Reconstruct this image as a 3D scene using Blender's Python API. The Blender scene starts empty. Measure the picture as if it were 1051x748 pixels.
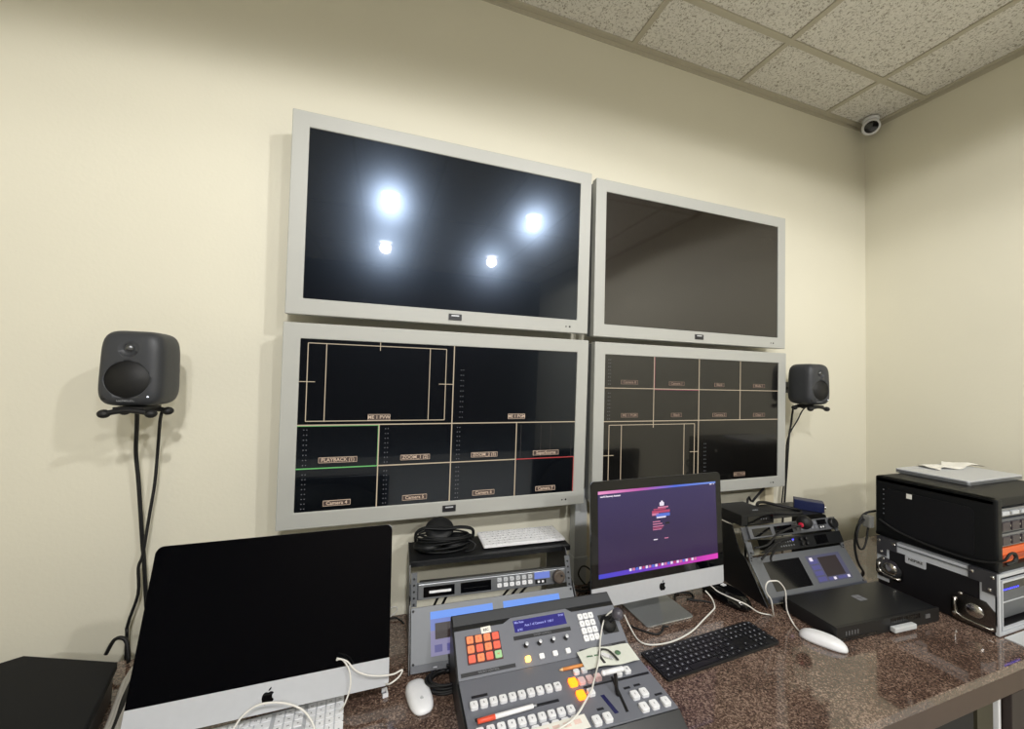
import bpy, bmesh, math, random
from mathutils import Matrix, Vector
random.seed(7)
PI = math.pi
COL = bpy.context.scene.collection
SC = bpy.context.scene

# ------------------------------------------------------------------ materials
def s2l(c):
    return tuple(((v/255)/12.92 if v/255 <= .04045 else ((v/255+.055)/1.055)**2.4) for v in c)
MATS = {}
def mat(name, rgb, rough=.5, metal=0., spec=.5, emit=None, estr=0., noise=0., nscale=60., bump=0., bscale=200., coat=0., coatr=.03, alpha=1., trans=0.):
    if name in MATS: return MATS[name]
    m = bpy.data.materials.new(name); m.use_nodes = True
    nt = m.node_tree; b = nt.nodes['Principled BSDF']
    c = (*s2l(rgb), 1)
    b.inputs['Base Color'].default_value = c
    b.inputs['Roughness'].default_value = rough
    b.inputs['Metallic'].default_value = metal
    b.inputs['Specular IOR Level'].default_value = spec
    b.inputs['Coat Weight'].default_value = coat
    b.inputs['Coat Roughness'].default_value = coatr
    b.inputs['Transmission Weight'].default_value = trans
    if emit:
        b.inputs['Emission Color'].default_value = (*s2l(emit), 1)
        b.inputs['Emission Strength'].default_value = estr
    tc = nt.nodes.new('ShaderNodeTexCoord')
    nz = nt.nodes.new('ShaderNodeTexNoise'); nz.inputs['Scale'].default_value = nscale; nz.inputs['Detail'].default_value = 3
    nt.links.new(tc.outputs['Object'], nz.inputs['Vector'])
    mr = nt.nodes.new('ShaderNodeMixRGB'); mr.blend_type = 'MIX'
    k = noise if noise else .04
    mr.inputs[1].default_value = tuple(v*(1-k) for v in c[:3])+(1,)
    mr.inputs[2].default_value = tuple(min(1, v*(1+k)) for v in c[:3])+(1,)
    nt.links.new(nz.outputs['Fac'], mr.inputs[0]); nt.links.new(mr.outputs[0], b.inputs['Base Color'])
    if bump:
        n2 = nt.nodes.new('ShaderNodeTexNoise'); n2.inputs['Scale'].default_value = bscale; n2.inputs['Detail'].default_value = 4
        nt.links.new(tc.outputs['Object'], n2.inputs['Vector'])
        bp = nt.nodes.new('ShaderNodeBump'); bp.inputs['Strength'].default_value = bump; bp.inputs['Distance'].default_value = .002
        nt.links.new(n2.outputs['Fac'], bp.inputs['Height']); nt.links.new(bp.outputs['Normal'], b.inputs['Normal'])
    MATS[name] = m
    return m

def granite():
    m = mat('brown_granite', (96, 76, 66), rough=.07, spec=.75, coat=.35, coatr=.02)
    nt = m.node_tree; b = nt.nodes['Principled BSDF']
    tc = nt.nodes.new('ShaderNodeTexCoord')
    v1 = nt.nodes.new('ShaderNodeTexVoronoi'); v1.inputs['Scale'].default_value = 330
    n1 = nt.nodes.new('ShaderNodeTexNoise'); n1.inputs['Scale'].default_value = 230; n1.inputs['Detail'].default_value = 6; n1.inputs['Roughness'].default_value = .75
    n2 = nt.nodes.new('ShaderNodeTexNoise'); n2.inputs['Scale'].default_value = 7; n2.inputs['Detail'].default_value = 3
    for n in (v1, n1, n2): nt.links.new(tc.outputs['Object'], n.inputs['Vector'])
    sep = nt.nodes.new('ShaderNodeSeparateColor'); nt.links.new(v1.outputs['Color'], sep.inputs[0])
    ad = nt.nodes.new('ShaderNodeMath'); ad.operation = 'MULTIPLY_ADD'; ad.inputs[1].default_value = .32
    nt.links.new(sep.outputs[0], ad.inputs[0]); nt.links.new(n1.outputs['Fac'], ad.inputs[2])
    a2 = nt.nodes.new('ShaderNodeMath'); a2.operation = 'MULTIPLY_ADD'; a2.inputs[1].default_value = .35
    nt.links.new(n2.outputs['Fac'], a2.inputs[0]); nt.links.new(ad.outputs[0], a2.inputs[2])
    r = nt.nodes.new('ShaderNodeValToRGB'); e = r.color_ramp.elements
    e[0].position = .50; e[0].color = (*s2l((44, 33, 29)), 1)
    e[1].position = 1.05; e[1].color = (*s2l((150, 128, 114)), 1)
    for p, c in ((.66, (66, 50, 43)), (.80, (84, 66, 57)), (.92, (108, 88, 77))):
        x = e.new(p); x.color = (*s2l(c), 1)
    nt.links.new(a2.outputs[0], r.inputs[0]); nt.links.new(r.outputs[0], b.inputs['Base Color'])
    return m

def tile_mat():
    m = mat('fissured_tile', (198, 194, 180), rough=.9, spec=.2)
    nt = m.node_tree; b = nt.nodes['Principled BSDF']
    tc = nt.nodes.new('ShaderNodeTexCoord')
    n1 = nt.nodes.new('ShaderNodeTexNoise'); n1.inputs['Scale'].default_value = 105; n1.inputs['Detail'].default_value = 2; n1.inputs['Distortion'].default_value = 1.2
    n2 = nt.nodes.new('ShaderNodeTexNoise'); n2.inputs['Scale'].default_value = 16; n2.inputs['Detail'].default_value = 3
    for n in (n1, n2): nt.links.new(tc.outputs['Object'], n.inputs['Vector'])
    r = nt.nodes.new('ShaderNodeValToRGB'); e = r.color_ramp.elements
    e[0].position = .34; e[0].color = (*s2l((170, 164, 150)), 1)
    e[1].position = .48; e[1].color = (*s2l((238, 235, 227)), 1)
    nt.links.new(n1.outputs['Fac'], r.inputs[0])
    mx = nt.nodes.new('ShaderNodeMixRGB'); mx.blend_type = 'MULTIPLY'; mx.inputs[0].default_value = .15
    nt.links.new(r.outputs[0], mx.inputs[1]); nt.links.new(n2.outputs['Fac'], mx.inputs[2])
    nt.links.new(mx.outputs[0], b.inputs['Base Color'])
    bp = nt.nodes.new('ShaderNodeBump'); bp.inputs['Strength'].default_value = .6; bp.inputs['Distance'].default_value = .003
    nt.links.new(r.outputs[0], bp.inputs['Height']); nt.links.new(bp.outputs['Normal'], b.inputs['Normal'])
    return m

def grad_emit(name, axis, stops, strength):
    """a lit display whose picture is a colour gradient along one object axis; stops = [(coord, rgb)]"""
    m = bpy.data.materials.new(name); m.use_nodes = True
    nt = m.node_tree; b = nt.nodes['Principled BSDF']
    b.inputs['Base Color'].default_value = (.004, .004, .006, 1); b.inputs['Roughness'].default_value = .12; b.inputs['Specular IOR Level'].default_value = .3
    tc = nt.nodes.new('ShaderNodeTexCoord'); sp = nt.nodes.new('ShaderNodeSeparateXYZ')
    nt.links.new(tc.outputs['Object'], sp.inputs[0])
    lo, hi = stops[0][0], stops[-1][0]
    mr = nt.nodes.new('ShaderNodeMapRange'); mr.inputs['From Min'].default_value = lo; mr.inputs['From Max'].default_value = hi
    nt.links.new(sp.outputs[axis], mr.inputs['Value'])
    r = nt.nodes.new('ShaderNodeValToRGB'); e = r.color_ramp.elements
    e[0].color = (*s2l(stops[0][1]), 1); e[1].color = (*s2l(stops[-1][1]), 1)
    for p, c in stops[1:-1]:
        x = e.new((p-lo)/(hi-lo)); x.color = (*s2l(c), 1)
    nt.links.new(mr.outputs[0], r.inputs[0]); nt.links.new(r.outputs[0], b.inputs['Emission Color'])
    b.inputs['Emission Strength'].default_value = strength
    MATS[name] = m
    return m

M_wall = mat('cream_wall_paint', (225, 221, 203), rough=.55, spec=.35, noise=.02, nscale=3, bump=.18, bscale=90)
M_far = mat('dark_brown_wall_paint', (52, 44, 38), rough=.8)
M_floor = mat('grey_floor', (206, 204, 198), rough=.95, noise=.3, nscale=250)
M_tile = tile_mat()
M_tbar = mat('ceiling_grid_metal', (188, 182, 164), rough=.55)
M_gran = granite()
M_apron = mat('brown_laminate', (72, 56, 48), rough=.45, noise=.12, nscale=18)
M_shade = mat('under_desk_shade_black', (24, 22, 22), rough=.7)  # near-black that stands in for the shade under the desk
M_leg = mat('olive_painted_wood', (64, 60, 44), rough=.6)
M_tvf = mat('pale_grey_bezel', (178, 179, 174), rough=.42, noise=.01)
M_tvb = mat('grey_tv_back', (120, 123, 124), rough=.5)
M_glass = mat('black_display_glass', (9, 11, 15), rough=.2, spec=.4, coat=.55, coatr=.03)
M_glass.node_tree.nodes['Principled BSDF'].inputs['Specular Tint'].default_value = (.55, .72, 1., 1)
M_glass2 = mat('brown_black_display_glass', (22, 16, 13), rough=.22, spec=.42, coat=.8, coatr=.03)
M_blk = mat('black_plastic', (20, 21, 23), rough=.45)
M_blks = mat('satin_black_metal', (24, 25, 27), rough=.35, spec=.5)
M_gloss = mat('glossy_black_glass', (3, 4, 7), rough=.06, spec=.5)
M_gloss2 = mat('glossy_black_plastic', (8, 8, 10), rough=.1, spec=.6)
M_bag = mat('black_bag_shell', (13, 15, 17), rough=.5, spec=.3)
M_rub = mat('black_rubber', (13, 13, 14), rough=.6)
M_alu = mat('silver_aluminium', (206, 209, 214), rough=.38, metal=.22)
M_alus = mat('polished_aluminium', (186, 189, 190), rough=.2, metal=.75)
M_alud = mat('dull_aluminium', (150, 153, 157), rough=.36, metal=.7)
M_steel = mat('bright_steel', (190, 188, 184), rough=.22, metal=1.)
M_white = mat('white_plastic', (236, 237, 240), rough=.35)
M_cable = mat('white_cable_rubber', (226, 224, 218), rough=.5)
M_key = mat('white_keycap', (238, 239, 242), rough=.4)
M_legend = mat('grey_legend_ink', (120, 122, 128), rough=.5)
M_bkey = mat('black_keycap', (17, 18, 24), rough=.45)
M_blegend = mat('pale_legend_ink', (190, 194, 205), rough=.5)
M_sw = mat('blue_grey_panel_paint', (112, 115, 124), rough=.5, noise=.03, nscale=300)
M_swd = mat('dark_grey_rubber_strip', (66, 68, 72), rough=.6)
M_bar = mat('near_black_label_bar', (30, 31, 36), rough=.4)
M_spk = mat('anthracite_speaker_shell', (52, 54, 58), rough=.5, bump=.08, bscale=600)
M_cone = mat('black_speaker_cone', (14, 14, 15), rough=.5)
M_dome = mat('grey_tweeter_dome', (110, 112, 114), rough=.3, metal=.8)
M_cond = mat('pale_grey_raceway', (196, 199, 201), rough=.5)
M_condb = mat('beige_raceway', (214, 204, 176), rough=.5)
M_panel = mat('grey_rack_face', (102, 105, 109), rough=.45, metal=.2)
M_brk = mat('dark_bracket_steel', (84, 84, 88), rough=.35, metal=.6)
M_lip = mat('slate_lip', (66, 69, 78), rough=.45)
M_drk = mat('dark_grey_rack_face', (74, 76, 80), rough=.45)
M_ext = mat('aluminium_extrusion', (204, 208, 214), rough=.38, metal=.15)
M_case = mat('black_case_laminate', (15, 15, 19), rough=.45, bump=.1, bscale=500)
M_paper = mat('white_paper', (238, 236, 228), rough=.8)
M_note = mat('pale_green_banknote_paper', (230, 233, 222), rough=.8, noise=.06, nscale=120)
M_green = mat('green_ink', (88, 122, 92), rough=.8)
M_ink = mat('dark_grey_ink', (58, 58, 56), rough=.8)
M_blue = mat('navy_blue_metal', (20, 30, 72), rough=.4)
M_orange = mat('orange_plastic', (226, 104, 50), rough=.45)
M_pencil = mat('pencil_orange_paint', (222, 148, 84), rough=.5)
M_red = mat('red_marker_cap', (226, 84, 56), rough=.4)
M_redring = mat('red_ring', (190, 30, 60), rough=.4)
M_brown = mat('brown_jog_wheel', (84, 74, 66), rough=.5)
# things that give off light
E_lamp = mat('lamp_diffuser', (255, 255, 255), emit=(240, 247, 255), estr=32)
E_line = mat('cream_screen_line', (5, 5, 5), emit=(206, 188, 160), estr=.8)
E_green = mat('green_screen_line', (5, 5, 5), emit=(120, 205, 120), estr=.7)
E_redl = mat('red_screen_line', (5, 5, 5), emit=(205, 70, 70), estr=.7)
E_dim = mat('dim_screen_line', (5, 5, 5), emit=(60, 56, 54), estr=.7)
E_tag = mat('screen_caption_plate', (5, 5, 5), emit=(78, 62, 56), estr=.8)
E_txt = mat('screen_caption_text', (5, 5, 5), emit=(215, 190, 165), estr=.9)
E_tagd = mat('dim_caption_plate', (5, 5, 5), emit=(64, 50, 44), estr=.8)
E_txtd = mat('dim_caption_text', (5, 5, 5), emit=(160, 136, 116), estr=.8)
E_dot = mat('screen_meter_dots', (5, 5, 5), emit=(140, 140, 145), estr=.6)
E_white = mat('screen_white', (5, 5, 5), emit=(235, 225, 240), estr=1.)
E_pink = mat('screen_pink', (5, 5, 5), emit=(215, 130, 165), estr=.9)
E_redd = mat('screen_red', (5, 5, 5), emit=(190, 70, 110), estr=.9)
E_blu = mat('screen_blue', (5, 5, 5), emit=(90, 120, 220), estr=.9)
E_lcd = mat('blue_lcd', (14, 14, 40), emit=(52, 48, 130), estr=.9, rough=.2)
E_lcdt = mat('lcd_text', (30, 30, 60), emit=(160, 165, 235), estr=.9)
E_svb = mat('bright_blue_monitor_picture', (5, 5, 9), emit=(96, 150, 245), estr=.9)
E_sv = mat('pale_violet_monitor_picture', (5, 5, 9), emit=(140, 135, 175), estr=.8)
E_svd = mat('violet_monitor_icons', (5, 5, 9), emit=(92, 90, 150), estr=.8)
E_svk = mat('dark_monitor_picture', (10, 10, 12), emit=(52, 42, 42), estr=.8)
E_amb = mat('amber_button', (240, 120, 30), emit=(255, 120, 20), estr=3.2)
E_ambc = mat('amber_core', (240, 160, 60), emit=(255, 190, 80), estr=5.)
E_rbt = mat('red_backlit_key', (214, 96, 74), emit=(235, 80, 56), estr=.35)
E_rbt2 = mat('orange_backlit_key', (222, 130, 86), emit=(235, 120, 70), estr=.3)
E_gbt = mat('green_backlit_key', (150, 190, 140), emit=(150, 210, 140), estr=.25)
E_led = mat('white_led', (200, 200, 200), emit=(235, 240, 255), estr=2.)
E_bled = mat('blue_led', (40, 40, 160), emit=(80, 80, 255), estr=1.6)

# ------------------------------------------------------------------ builder
def T(x=0, y=0, z=0): return Matrix.Translation((x, y, z))
def RX(a): return Matrix.Rotation(a, 4, 'X')
def RY(a): return Matrix.Rotation(a, 4, 'Y')
def RZ(a): return Matrix.Rotation(a, 4, 'Z')
FRONT = RX(PI/2)          # a flat drawing in xy stood up to face -y
I4 = Matrix.Identity(4)

class MB:
    def __init__(s, M=None):
        s.bm = bmesh.new(); s.M = M or I4; s.mats = []; s.smooth = []
    def mi(s, m):
        if m not in s.mats: s.mats.append(m)
        return s.mats.index(m)
    def _add(s, vs, fs, m, M=None, smooth=False):
        k = s.mi(m); X = s.M @ (M or I4)
        v = [s.bm.verts.new(X @ Vector(p)) for p in vs]
        for f in fs:
            try:
                q = s.bm.faces.new([v[i] for i in f]); q.material_index = k; q.smooth = smooth
            except ValueError: pass
    def box(s, x0, x1, y0, y1, z0, z1, m, M=None):
        vs = [(x0,y0,z0),(x1,y0,z0),(x1,y1,z0),(x0,y1,z0),(x0,y0,z1),(x1,y0,z1),(x1,y1,z1),(x0,y1,z1)]
        s._add(vs, [(0,3,2,1),(4,5,6,7),(0,1,5,4),(1,2,6,5),(2,3,7,6),(3,0,4,7)], m, M); return s
    def cbox(s, c, d, m, M=None):
        return s.box(c[0]-d[0]/2, c[0]+d[0]/2, c[1]-d[1]/2, c[1]+d[1]/2, c[2]-d[2]/2, c[2]+d[2]/2, m, M)
    def bbox(s, x0, x1, y0, y1, z0, z1, b, m, M=None, seg=2):
        """box with bevelled edges"""
        t = bmesh.new(); bmesh.ops.create_cube(t, size=1)
        for v in t.verts: v.co = Vector(((x0+x1)/2+v.co.x*(x1-x0), (y0+y1)/2+v.co.y*(y1-y0), (z0+z1)/2+v.co.z*(z1-z0)))
        bmesh.ops.bevel(t, geom=t.edges[:], offset=b, segments=seg, affect='EDGES', profile=.6)
        t.verts.index_update()
        s._add([v.co.copy() for v in t.verts], [[v.index for v in f.verts] for f in t.faces], m, M, smooth=False); t.free(); return s
    def prism(s, poly, h0, h1, m, M=None):
        """outline in xy, extruded along z"""
        n = len(poly)
        a = sum(poly[i][0]*poly[(i+1)%n][1]-poly[(i+1)%n][0]*poly[i][1] for i in range(n))
        if a < 0: poly = poly[::-1]
        vs = [(x, y, h0) for x, y in poly]+[(x, y, h1) for x, y in poly]
        fs = [tuple(range(n))[::-1], tuple(range(n, 2*n))]+[(i, (i+1)%n, n+(i+1)%n, n+i) for i in range(n)]
        s._add(vs, fs, m, M); return s
    def ring(s, o, i, h0, h1, m, M=None):
        """rectangular frame; o, i = (x0,x1,z0,z1) outer and inner, between depths h0 and h1"""
        vs = []
        for h in (h0, h1):
            for (x0, x1, z0, z1) in (o, i): vs += [(x0,h,z0),(x1,h,z0),(x1,h,z1),(x0,h,z1)]
        fs = []
        for k in range(4):
            j = (k+1) % 4
            fs += [(k, j, 4+j, 4+k), (8+k, 12+k, 12+j, 8+j), (k, 8+k, 8+j, j), (4+k, 4+j, 12+j, 12+k)]
        s._add(vs, fs, m, M); return s
    def rrect(s, x0, x1, y0, y1, r, h0, h1, m, M=None, k=5):
        P = []
        for cx, cy, a0 in ((x1-r, y1-r, 0), (x0+r, y1-r, 90), (x0+r, y0+r, 180), (x1-r, y0+r, 270)):
            for i in range(k+1):
                a = math.radians(a0+90*i/k); P.append((cx+r*math.cos(a), cy+r*math.sin(a)))
        return s.prism(P, h0, h1, m, M)
    def lathe(s, prof, m, M=None, n=24):
        """profile [(r,z)] round the z axis"""
        vs = []; fs = []
        for r, z in prof:
            for i in range(n):
                a = 2*PI*i/n; vs.append((r*math.cos(a), r*math.sin(a), z))
        for j in range(len(prof)-1):
            for i in range(n):
                fs.append((j*n+i, j*n+(i+1)%n, (j+1)*n+(i+1)%n, (j+1)*n+i))
        fs.append(tuple(range(n))[::-1]); fs.append(tuple((len(prof)-1)*n+i for i in range(n)))
        s._add(vs, fs, m, M, smooth=True); return s
    def cyl(s, r, z0, z1, m, M=None, n=20, r2=None):
        r2 = r if r2 is None else r2; b = min(r, r2, abs(z1-z0))*.12
        return s.lathe([(r-b, z0), (r, z0+b), (r2, z1-b), (r2-b, z1)], m, M, n)
    def ball(s, r, m, M=None, sx=1, sy=1, sz=1, n=16):
        prof = [(max(1e-4, r*math.cos(a)), r*math.sin(a)) for a in [(-PI/2+PI*i/(n//2)) for i in range(n//2+1)]]
        return s.lathe(prof, m, (M or I4) @ Matrix.Diagonal((sx, sy, sz, 1)), n)
    def tube(s, pts, r, m, M=None, n=8, sm=4, flat=1.):
        P = [Vector(p) for p in pts]
        if sm and len(P) > 2:
            Q = []
            for i in range(len(P)-1):
                p0, p1, p2, p3 = P[max(0, i-1)], P[i], P[i+1], P[min(len(P)-1, i+2)]
                for k in range(sm):
                    t = k/sm
                    Q.append(.5*((2*p1)+(p2-p0)*t+(2*p0-5*p1+4*p2-p3)*t*t+(3*p1-p0-3*p2+p3)*t**3))
            Q.append(P[-1]); P = Q
        vs = []; fs = []; up = Vector((0, 0, 1)); prev = None
        for i, p in enumerate(P):
            d = (P[min(i+1, len(P)-1)]-P[max(i-1, 0)])
            if d.length < 1e-9: d = Vector((0, 0, 1))
            d.normalize()
            if prev is None:
                a = d.cross(up if abs(d.z) < .9 else Vector((1, 0, 0))).normalized()
            else:
                a = (prev-d*prev.dot(d)); a = a.normalized() if a.length > 1e-6 else d.orthogonal().normalized()
            prev = a; b = d.cross(a)
            for k in range(n):
                t = 2*PI*k/n; vs.append(p+a*(r*math.cos(t))+b*(r*math.sin(t)*flat))
        for i in range(len(P)-1):
            for k in range(n):
                fs.append((i*n+k, i*n+(k+1)%n, (i+1)*n+(k+1)%n, (i+1)*n+k))
        fs.append(tuple(range(n))[::-1]); fs.append(tuple((len(P)-1)*n+k for k in range(n)))
        s._add(vs, fs, m, M, smooth=True); return s
    def text(s, body, size, m, M=None, depth=.0004, align='CENTER', bold=0.):
        cu = bpy.data.curves.new('t', 'FONT'); cu.body = body; cu.size = size; cu.extrude = depth; cu.resolution_u = 2
        cu.align_x = align; cu.align_y = 'CENTER'; cu.offset = bold
        o = bpy.data.objects.new('t', cu); COL.objects.link(o)
        bpy.context.view_layer.update()
        me = bpy.data.meshes.new_from_object(o)
        s._add([v.co.copy() for v in me.vertices], [list(p.vertices) for p in me.polygons], m, M)
        bpy.data.objects.remove(o); bpy.data.curves.remove(cu); bpy.data.meshes.remove(me); return s
    def supel(s, w, d, h, m, M=None, e=6., k=14, taper=0.):
        """softly rounded box, centred"""
        vs = []; idx = {}; fs = []
        def vid(p):
            key = tuple(round(c, 5) for c in p)
            if key not in idx:
                x, y, z = p; q = (abs(x)**e+abs(y)**e+abs(z)**e)**(1/e)
                x, y, z = x/q, y/q, z/q; idx[key] = len(vs)
                t = 1-taper*z
                vs.append((x*w/2*t, y*d/2*t, z*h/2))
            return idx[key]
        for ax in range(3):
            for sg in (-1, 1):
                for i in range(k):
                    for j in range(k):
                        q = []
                        for a, b in ((0,0),(1,0),(1,1),(0,1)):
                            u = math.tan((-1+2*(i+a)/k)*PI/4); v = math.tan((-1+2*(j+b)/k)*PI/4)
                            p = [0, 0, 0]; p[ax] = sg; p[(ax+1) % 3] = u; p[(ax+2) % 3] = v
                            q.append(vid(p))
                        fs.append(q if sg > 0 else q[::-1])
        s._add(vs, fs, m, M, smooth=True); return s
    def build(s, name, parent=None, label=None, bevel=0.):
        bmesh.ops.recalc_face_normals(s.bm, faces=s.bm.faces[:])
        me = bpy.data.meshes.new(name); s.bm.to_mesh(me); s.bm.free()
        for m in s.mats: me.materials.append(m)
        o = bpy.data.objects.new(name, me); COL.objects.link(o)
        if parent: o.parent = parent
        if label: o['label'] = label
        if bevel:
            b = o.modifiers.new('Bevel', 'BEVEL'); b.width = bevel; b.segments = 2; b.limit_method = 'ANGLE'; b.angle_limit = math.radians(50)
        return o
def cut(o, cutter):
    """carve a hole and drop the cutter"""
    md = o.modifiers.new('b', 'BOOLEAN'); md.operation = 'DIFFERENCE'; md.object = cutter; md.solver = 'EXACT'
    bpy.context.view_layer.update()
    dg = bpy.context.evaluated_depsgraph_get()
    me = bpy.data.meshes.new_from_object(o.evaluated_get(dg)); o.modifiers.remove(md)
    old = o.data; o.data = me; bpy.data.meshes.remove(old); bpy.data.objects.remove(cutter)
def tag(o, label, cat, group=None, kind=None):
    o['label'] = label; o['category'] = cat
    if group: o['group'] = group
    if kind: o['kind'] = kind
    return o
def thing(name, label, cat, loc=(0,0,0), rz=0., group=None):
    o = bpy.data.objects.new(name, None); COL.objects.link(o); o.location = loc; o.rotation_euler = (0, 0, rz)
    o.empty_display_size = .05
    return tag(o, label, cat, group)
def struct(o): o['kind'] = 'structure'; return o
def copy_tree(o, parent=None):
    c = o.copy(); COL.objects.link(c); c.parent = parent
    for ch in [x for x in bpy.data.objects if x.parent == o]: copy_tree(ch, c)
    return c
def tilt(y, z, a, x=0): return T(x, y, z) @ RX(-a)    # plane leaning back by a, hinge line at (y,z)

# ------------------------------------------------------------------ the room
XR, HC, XL, YF, DZ = 2.326, 2.972, -2.9, -5.0, .75
struct(MB().box(XL-.1, XR+.1, 0, .1, 0, HC+.1, M_wall).build('wall_back'))
struct(MB().box(XR, XR+.1, YF, 0, 0, HC+.1, M_wall).build('wall_right'))
struct(MB().box(XL-.1, XL, YF, 0, 0, HC+.1, M_wall).build('wall_left'))
struct(MB().box(XL-.1, XR+.1, YF-.1, YF, 0, HC+.1, M_far).build('wall_front'))
struct(MB().box(XL-.1, XR+.1, YF-.1, .1, -.1, 0, M_floor).build('floor'))
struct(MB().box(XL-.1, XR+.1, YF-.1, .1, HC, HC+.1, M_tile).build('ceiling'))
g = MB()
x = .7564+2*.6096
while x > XL:
    g.box(x-.012, x+.012, YF, 0, HC-.006, HC, M_tbar); x -= .6096
y = -.2582
while y > YF:
    g.box(XL, XR, y-.012, y+.012, HC-.0065, HC, M_tbar); y -= 1.2192
g.box(XL, XR, -.024, 0, HC-.007, HC, M_tbar).box(XL, XR, -.003, 0, HC-.026, HC, M_tbar)
g.box(XR-.024, XR, YF, 0, HC-.007, HC, M_tbar).box(XR-.003, XR, YF, 0, HC-.026, HC, M_tbar)
struct(g.build('trim_1'))

# four recessed ceiling lamps
LP = ((-.217, -2.278), (1.09, -2.236), (-.249, -3.722), (1.097, -3.757))
LW = ('above the room, left of the pair nearer the monitors', 'above the room, right of the pair nearer the monitors',
      'above the room, left of the far pair', 'above the room, right of the far pair')
for ((lx, ly), w), (cone, pw) in zip(zip(LP, LW), ((163.2, 96), (170.2, 80), (163.5, 88), (170, 86))):
    t = thing('ceiling_lamp', 'round white recessed ceiling lamp '+w, 'lamp', (lx, ly, HC), group='recessed ceiling lamps')
    b = MB(); b.lathe([(.098, 0), (.098, -.006), (.086, -.009), (.075, -.004), (.075, 0)], M_white); b.build('trim_ring', t)
    b = MB(); b.cyl(.072, -.006, -.001, E_lamp, n=28); b.build('diffuser', t, 'glowing white diffuser')
    l = bpy.data.lights.new('lamp_light', 'SPOT'); l.energy = pw; l.spot_size = math.radians(cone); l.spot_blend = .09; l.shadow_soft_size = .055
    l.color = (1., .985, .965)
    lo = bpy.data.objects.new('lamp_light', l); COL.objects.link(lo); lo.parent = t; lo.location = (0, 0, -.075)

# ------------------------------------------------------------------ desk
d = thing('desk', 'long desk with glossy brown speckled granite top along the back wall', 'desk', (0, -.465, 0))
MB(T(0, .465, 0)).box(-2.2, XR-.004, -.815, -.115, DZ-.024, DZ, M_gran).build('worktop', d, 'brown speckled granite worktop', bevel=.002)
MB(T(0, .465, 0)).box(-2.2, XR-.004, -.812, -.790, .668, DZ-.0245, M_apron).build('apron', d, 'brown laminate apron board', bevel=.002)
MB(T(0, .465, 0)).box(1.352, 1.43, -.785, -.72, 0, DZ-.025, M_leg).build('leg', d)
MB(T(0, .465, 0)).box(-1.9, -1.82, -.785, -.72, 0, DZ-.025, M_leg).build('leg', d)
MB(T(0, .465, 0)).box(1.352, 1.43, -.19, -.125, 0, DZ-.025, M_leg).build('leg', d)
MB(T(0, .465, 0)).box(-1.9, -1.82, -.19, -.125, 0, DZ-.025, M_leg).build('leg', d)
MB(T(0, .465, 0)).box(-1.8, 1.44, -.150, -.132, .02, DZ-.025, M_shade).build('under_desk_shade_panel', d, 'dark panel added as shade under the desk')  # added sheet, darkens the lit wall behind the desk legs
c = thing('storage_cabinet', 'dark brown cabinet with pale front edge under the desk, right of the leg', 'cabinet', (1.85, -.46, 0))
MB(T(-1.85, .46, 0)).box(1.46, 2.25, -.785, -.14, 0, .72, M_apron).build('body', c)
MB(T(-1.85, .46, 0)).box(1.446, 1.459, -.789, -.60, .01, .66, M_white).build('edge_strip', c, 'pale edge strip')
MB(T(-1.85, .46, 0)).box(1.47, 2.24, -.806, -.786, .03, .66, mat('dark_brown_door', (44, 34, 32), rough=.5)).build('door', c, bevel=.002)

o = thing('under_desk_shade_block', 'matt black block added as shade under the desk, left of the olive leg', 'cabinet', (.85, -.48, 0))  # added block, covers the bright floor to read as under-desk shade
b = MB(T(-.85, .48, 0)); b.bbox(.36, 1.34, -.782, -.17, .0, .66, .004, M_shade); b.build('body', o)
b = MB(T(-.85, .48, 0)); b.box(.38, .845, -.790, -.783, .03, .64, M_shade); b.build('door', o)  # this and the next are front slabs of the added shade block
b = MB(T(-.85, .48, 0)); b.box(.855, 1.32, -.790, -.783, .03, .64, M_shade); b.build('door', o)
# ------------------------------------------------------------------ wall televisions
SWD, SHT = .9233, .5193; BL_, BT, BB = .0467, .0471, .0492
def seg(b, x0, z0, x1, z1, w, m, yo=-.0012):
    """a bar drawn on a screen from (x0,z0) to (x1,z1)"""
    if abs(x1-x0) > abs(z1-z0): b.box(min(x0,x1), max(x0,x1), yo, -.0001, z0-w/2, z0+w/2, m)
    else: b.box(x0-w/2, x0+w/2, yo, -.0001, min(z0,z1), max(z0,z1), m)
def caption(b, x, z, s, w=None, h=.0155, plate=None, ink=None):
    plate = plate or E_tag; ink = ink or E_txt
    w = w or (len(s)*.0078+.014)
    b.box(x-w/2, x+w/2, -.0016, -.0001, z-h/2, z+h/2, plate)
    for a in (-1, 1):
        seg(b, x-w/2, z+a*h/2, x+w/2, z+a*h/2, .0010, ink, -.002); seg(b, x+a*w/2, z-h/2, x+a*w/2, z+h/2, .0010, ink, -.002)
    b.text(s, .0150, ink, T(x, -.0018, z) @ FRONT, depth=.0003, bold=.0002)
def meter(b, x, z0, z1, n=8):
    for i in range(n):
        z = z0+(z1-z0)*i/(n-1)
        for a in (-.004, .004): b.box(x+a-.0012, x+a+.0012, -.0014, -.0001, z-.0012, z+.0012, E_dot)
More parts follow.
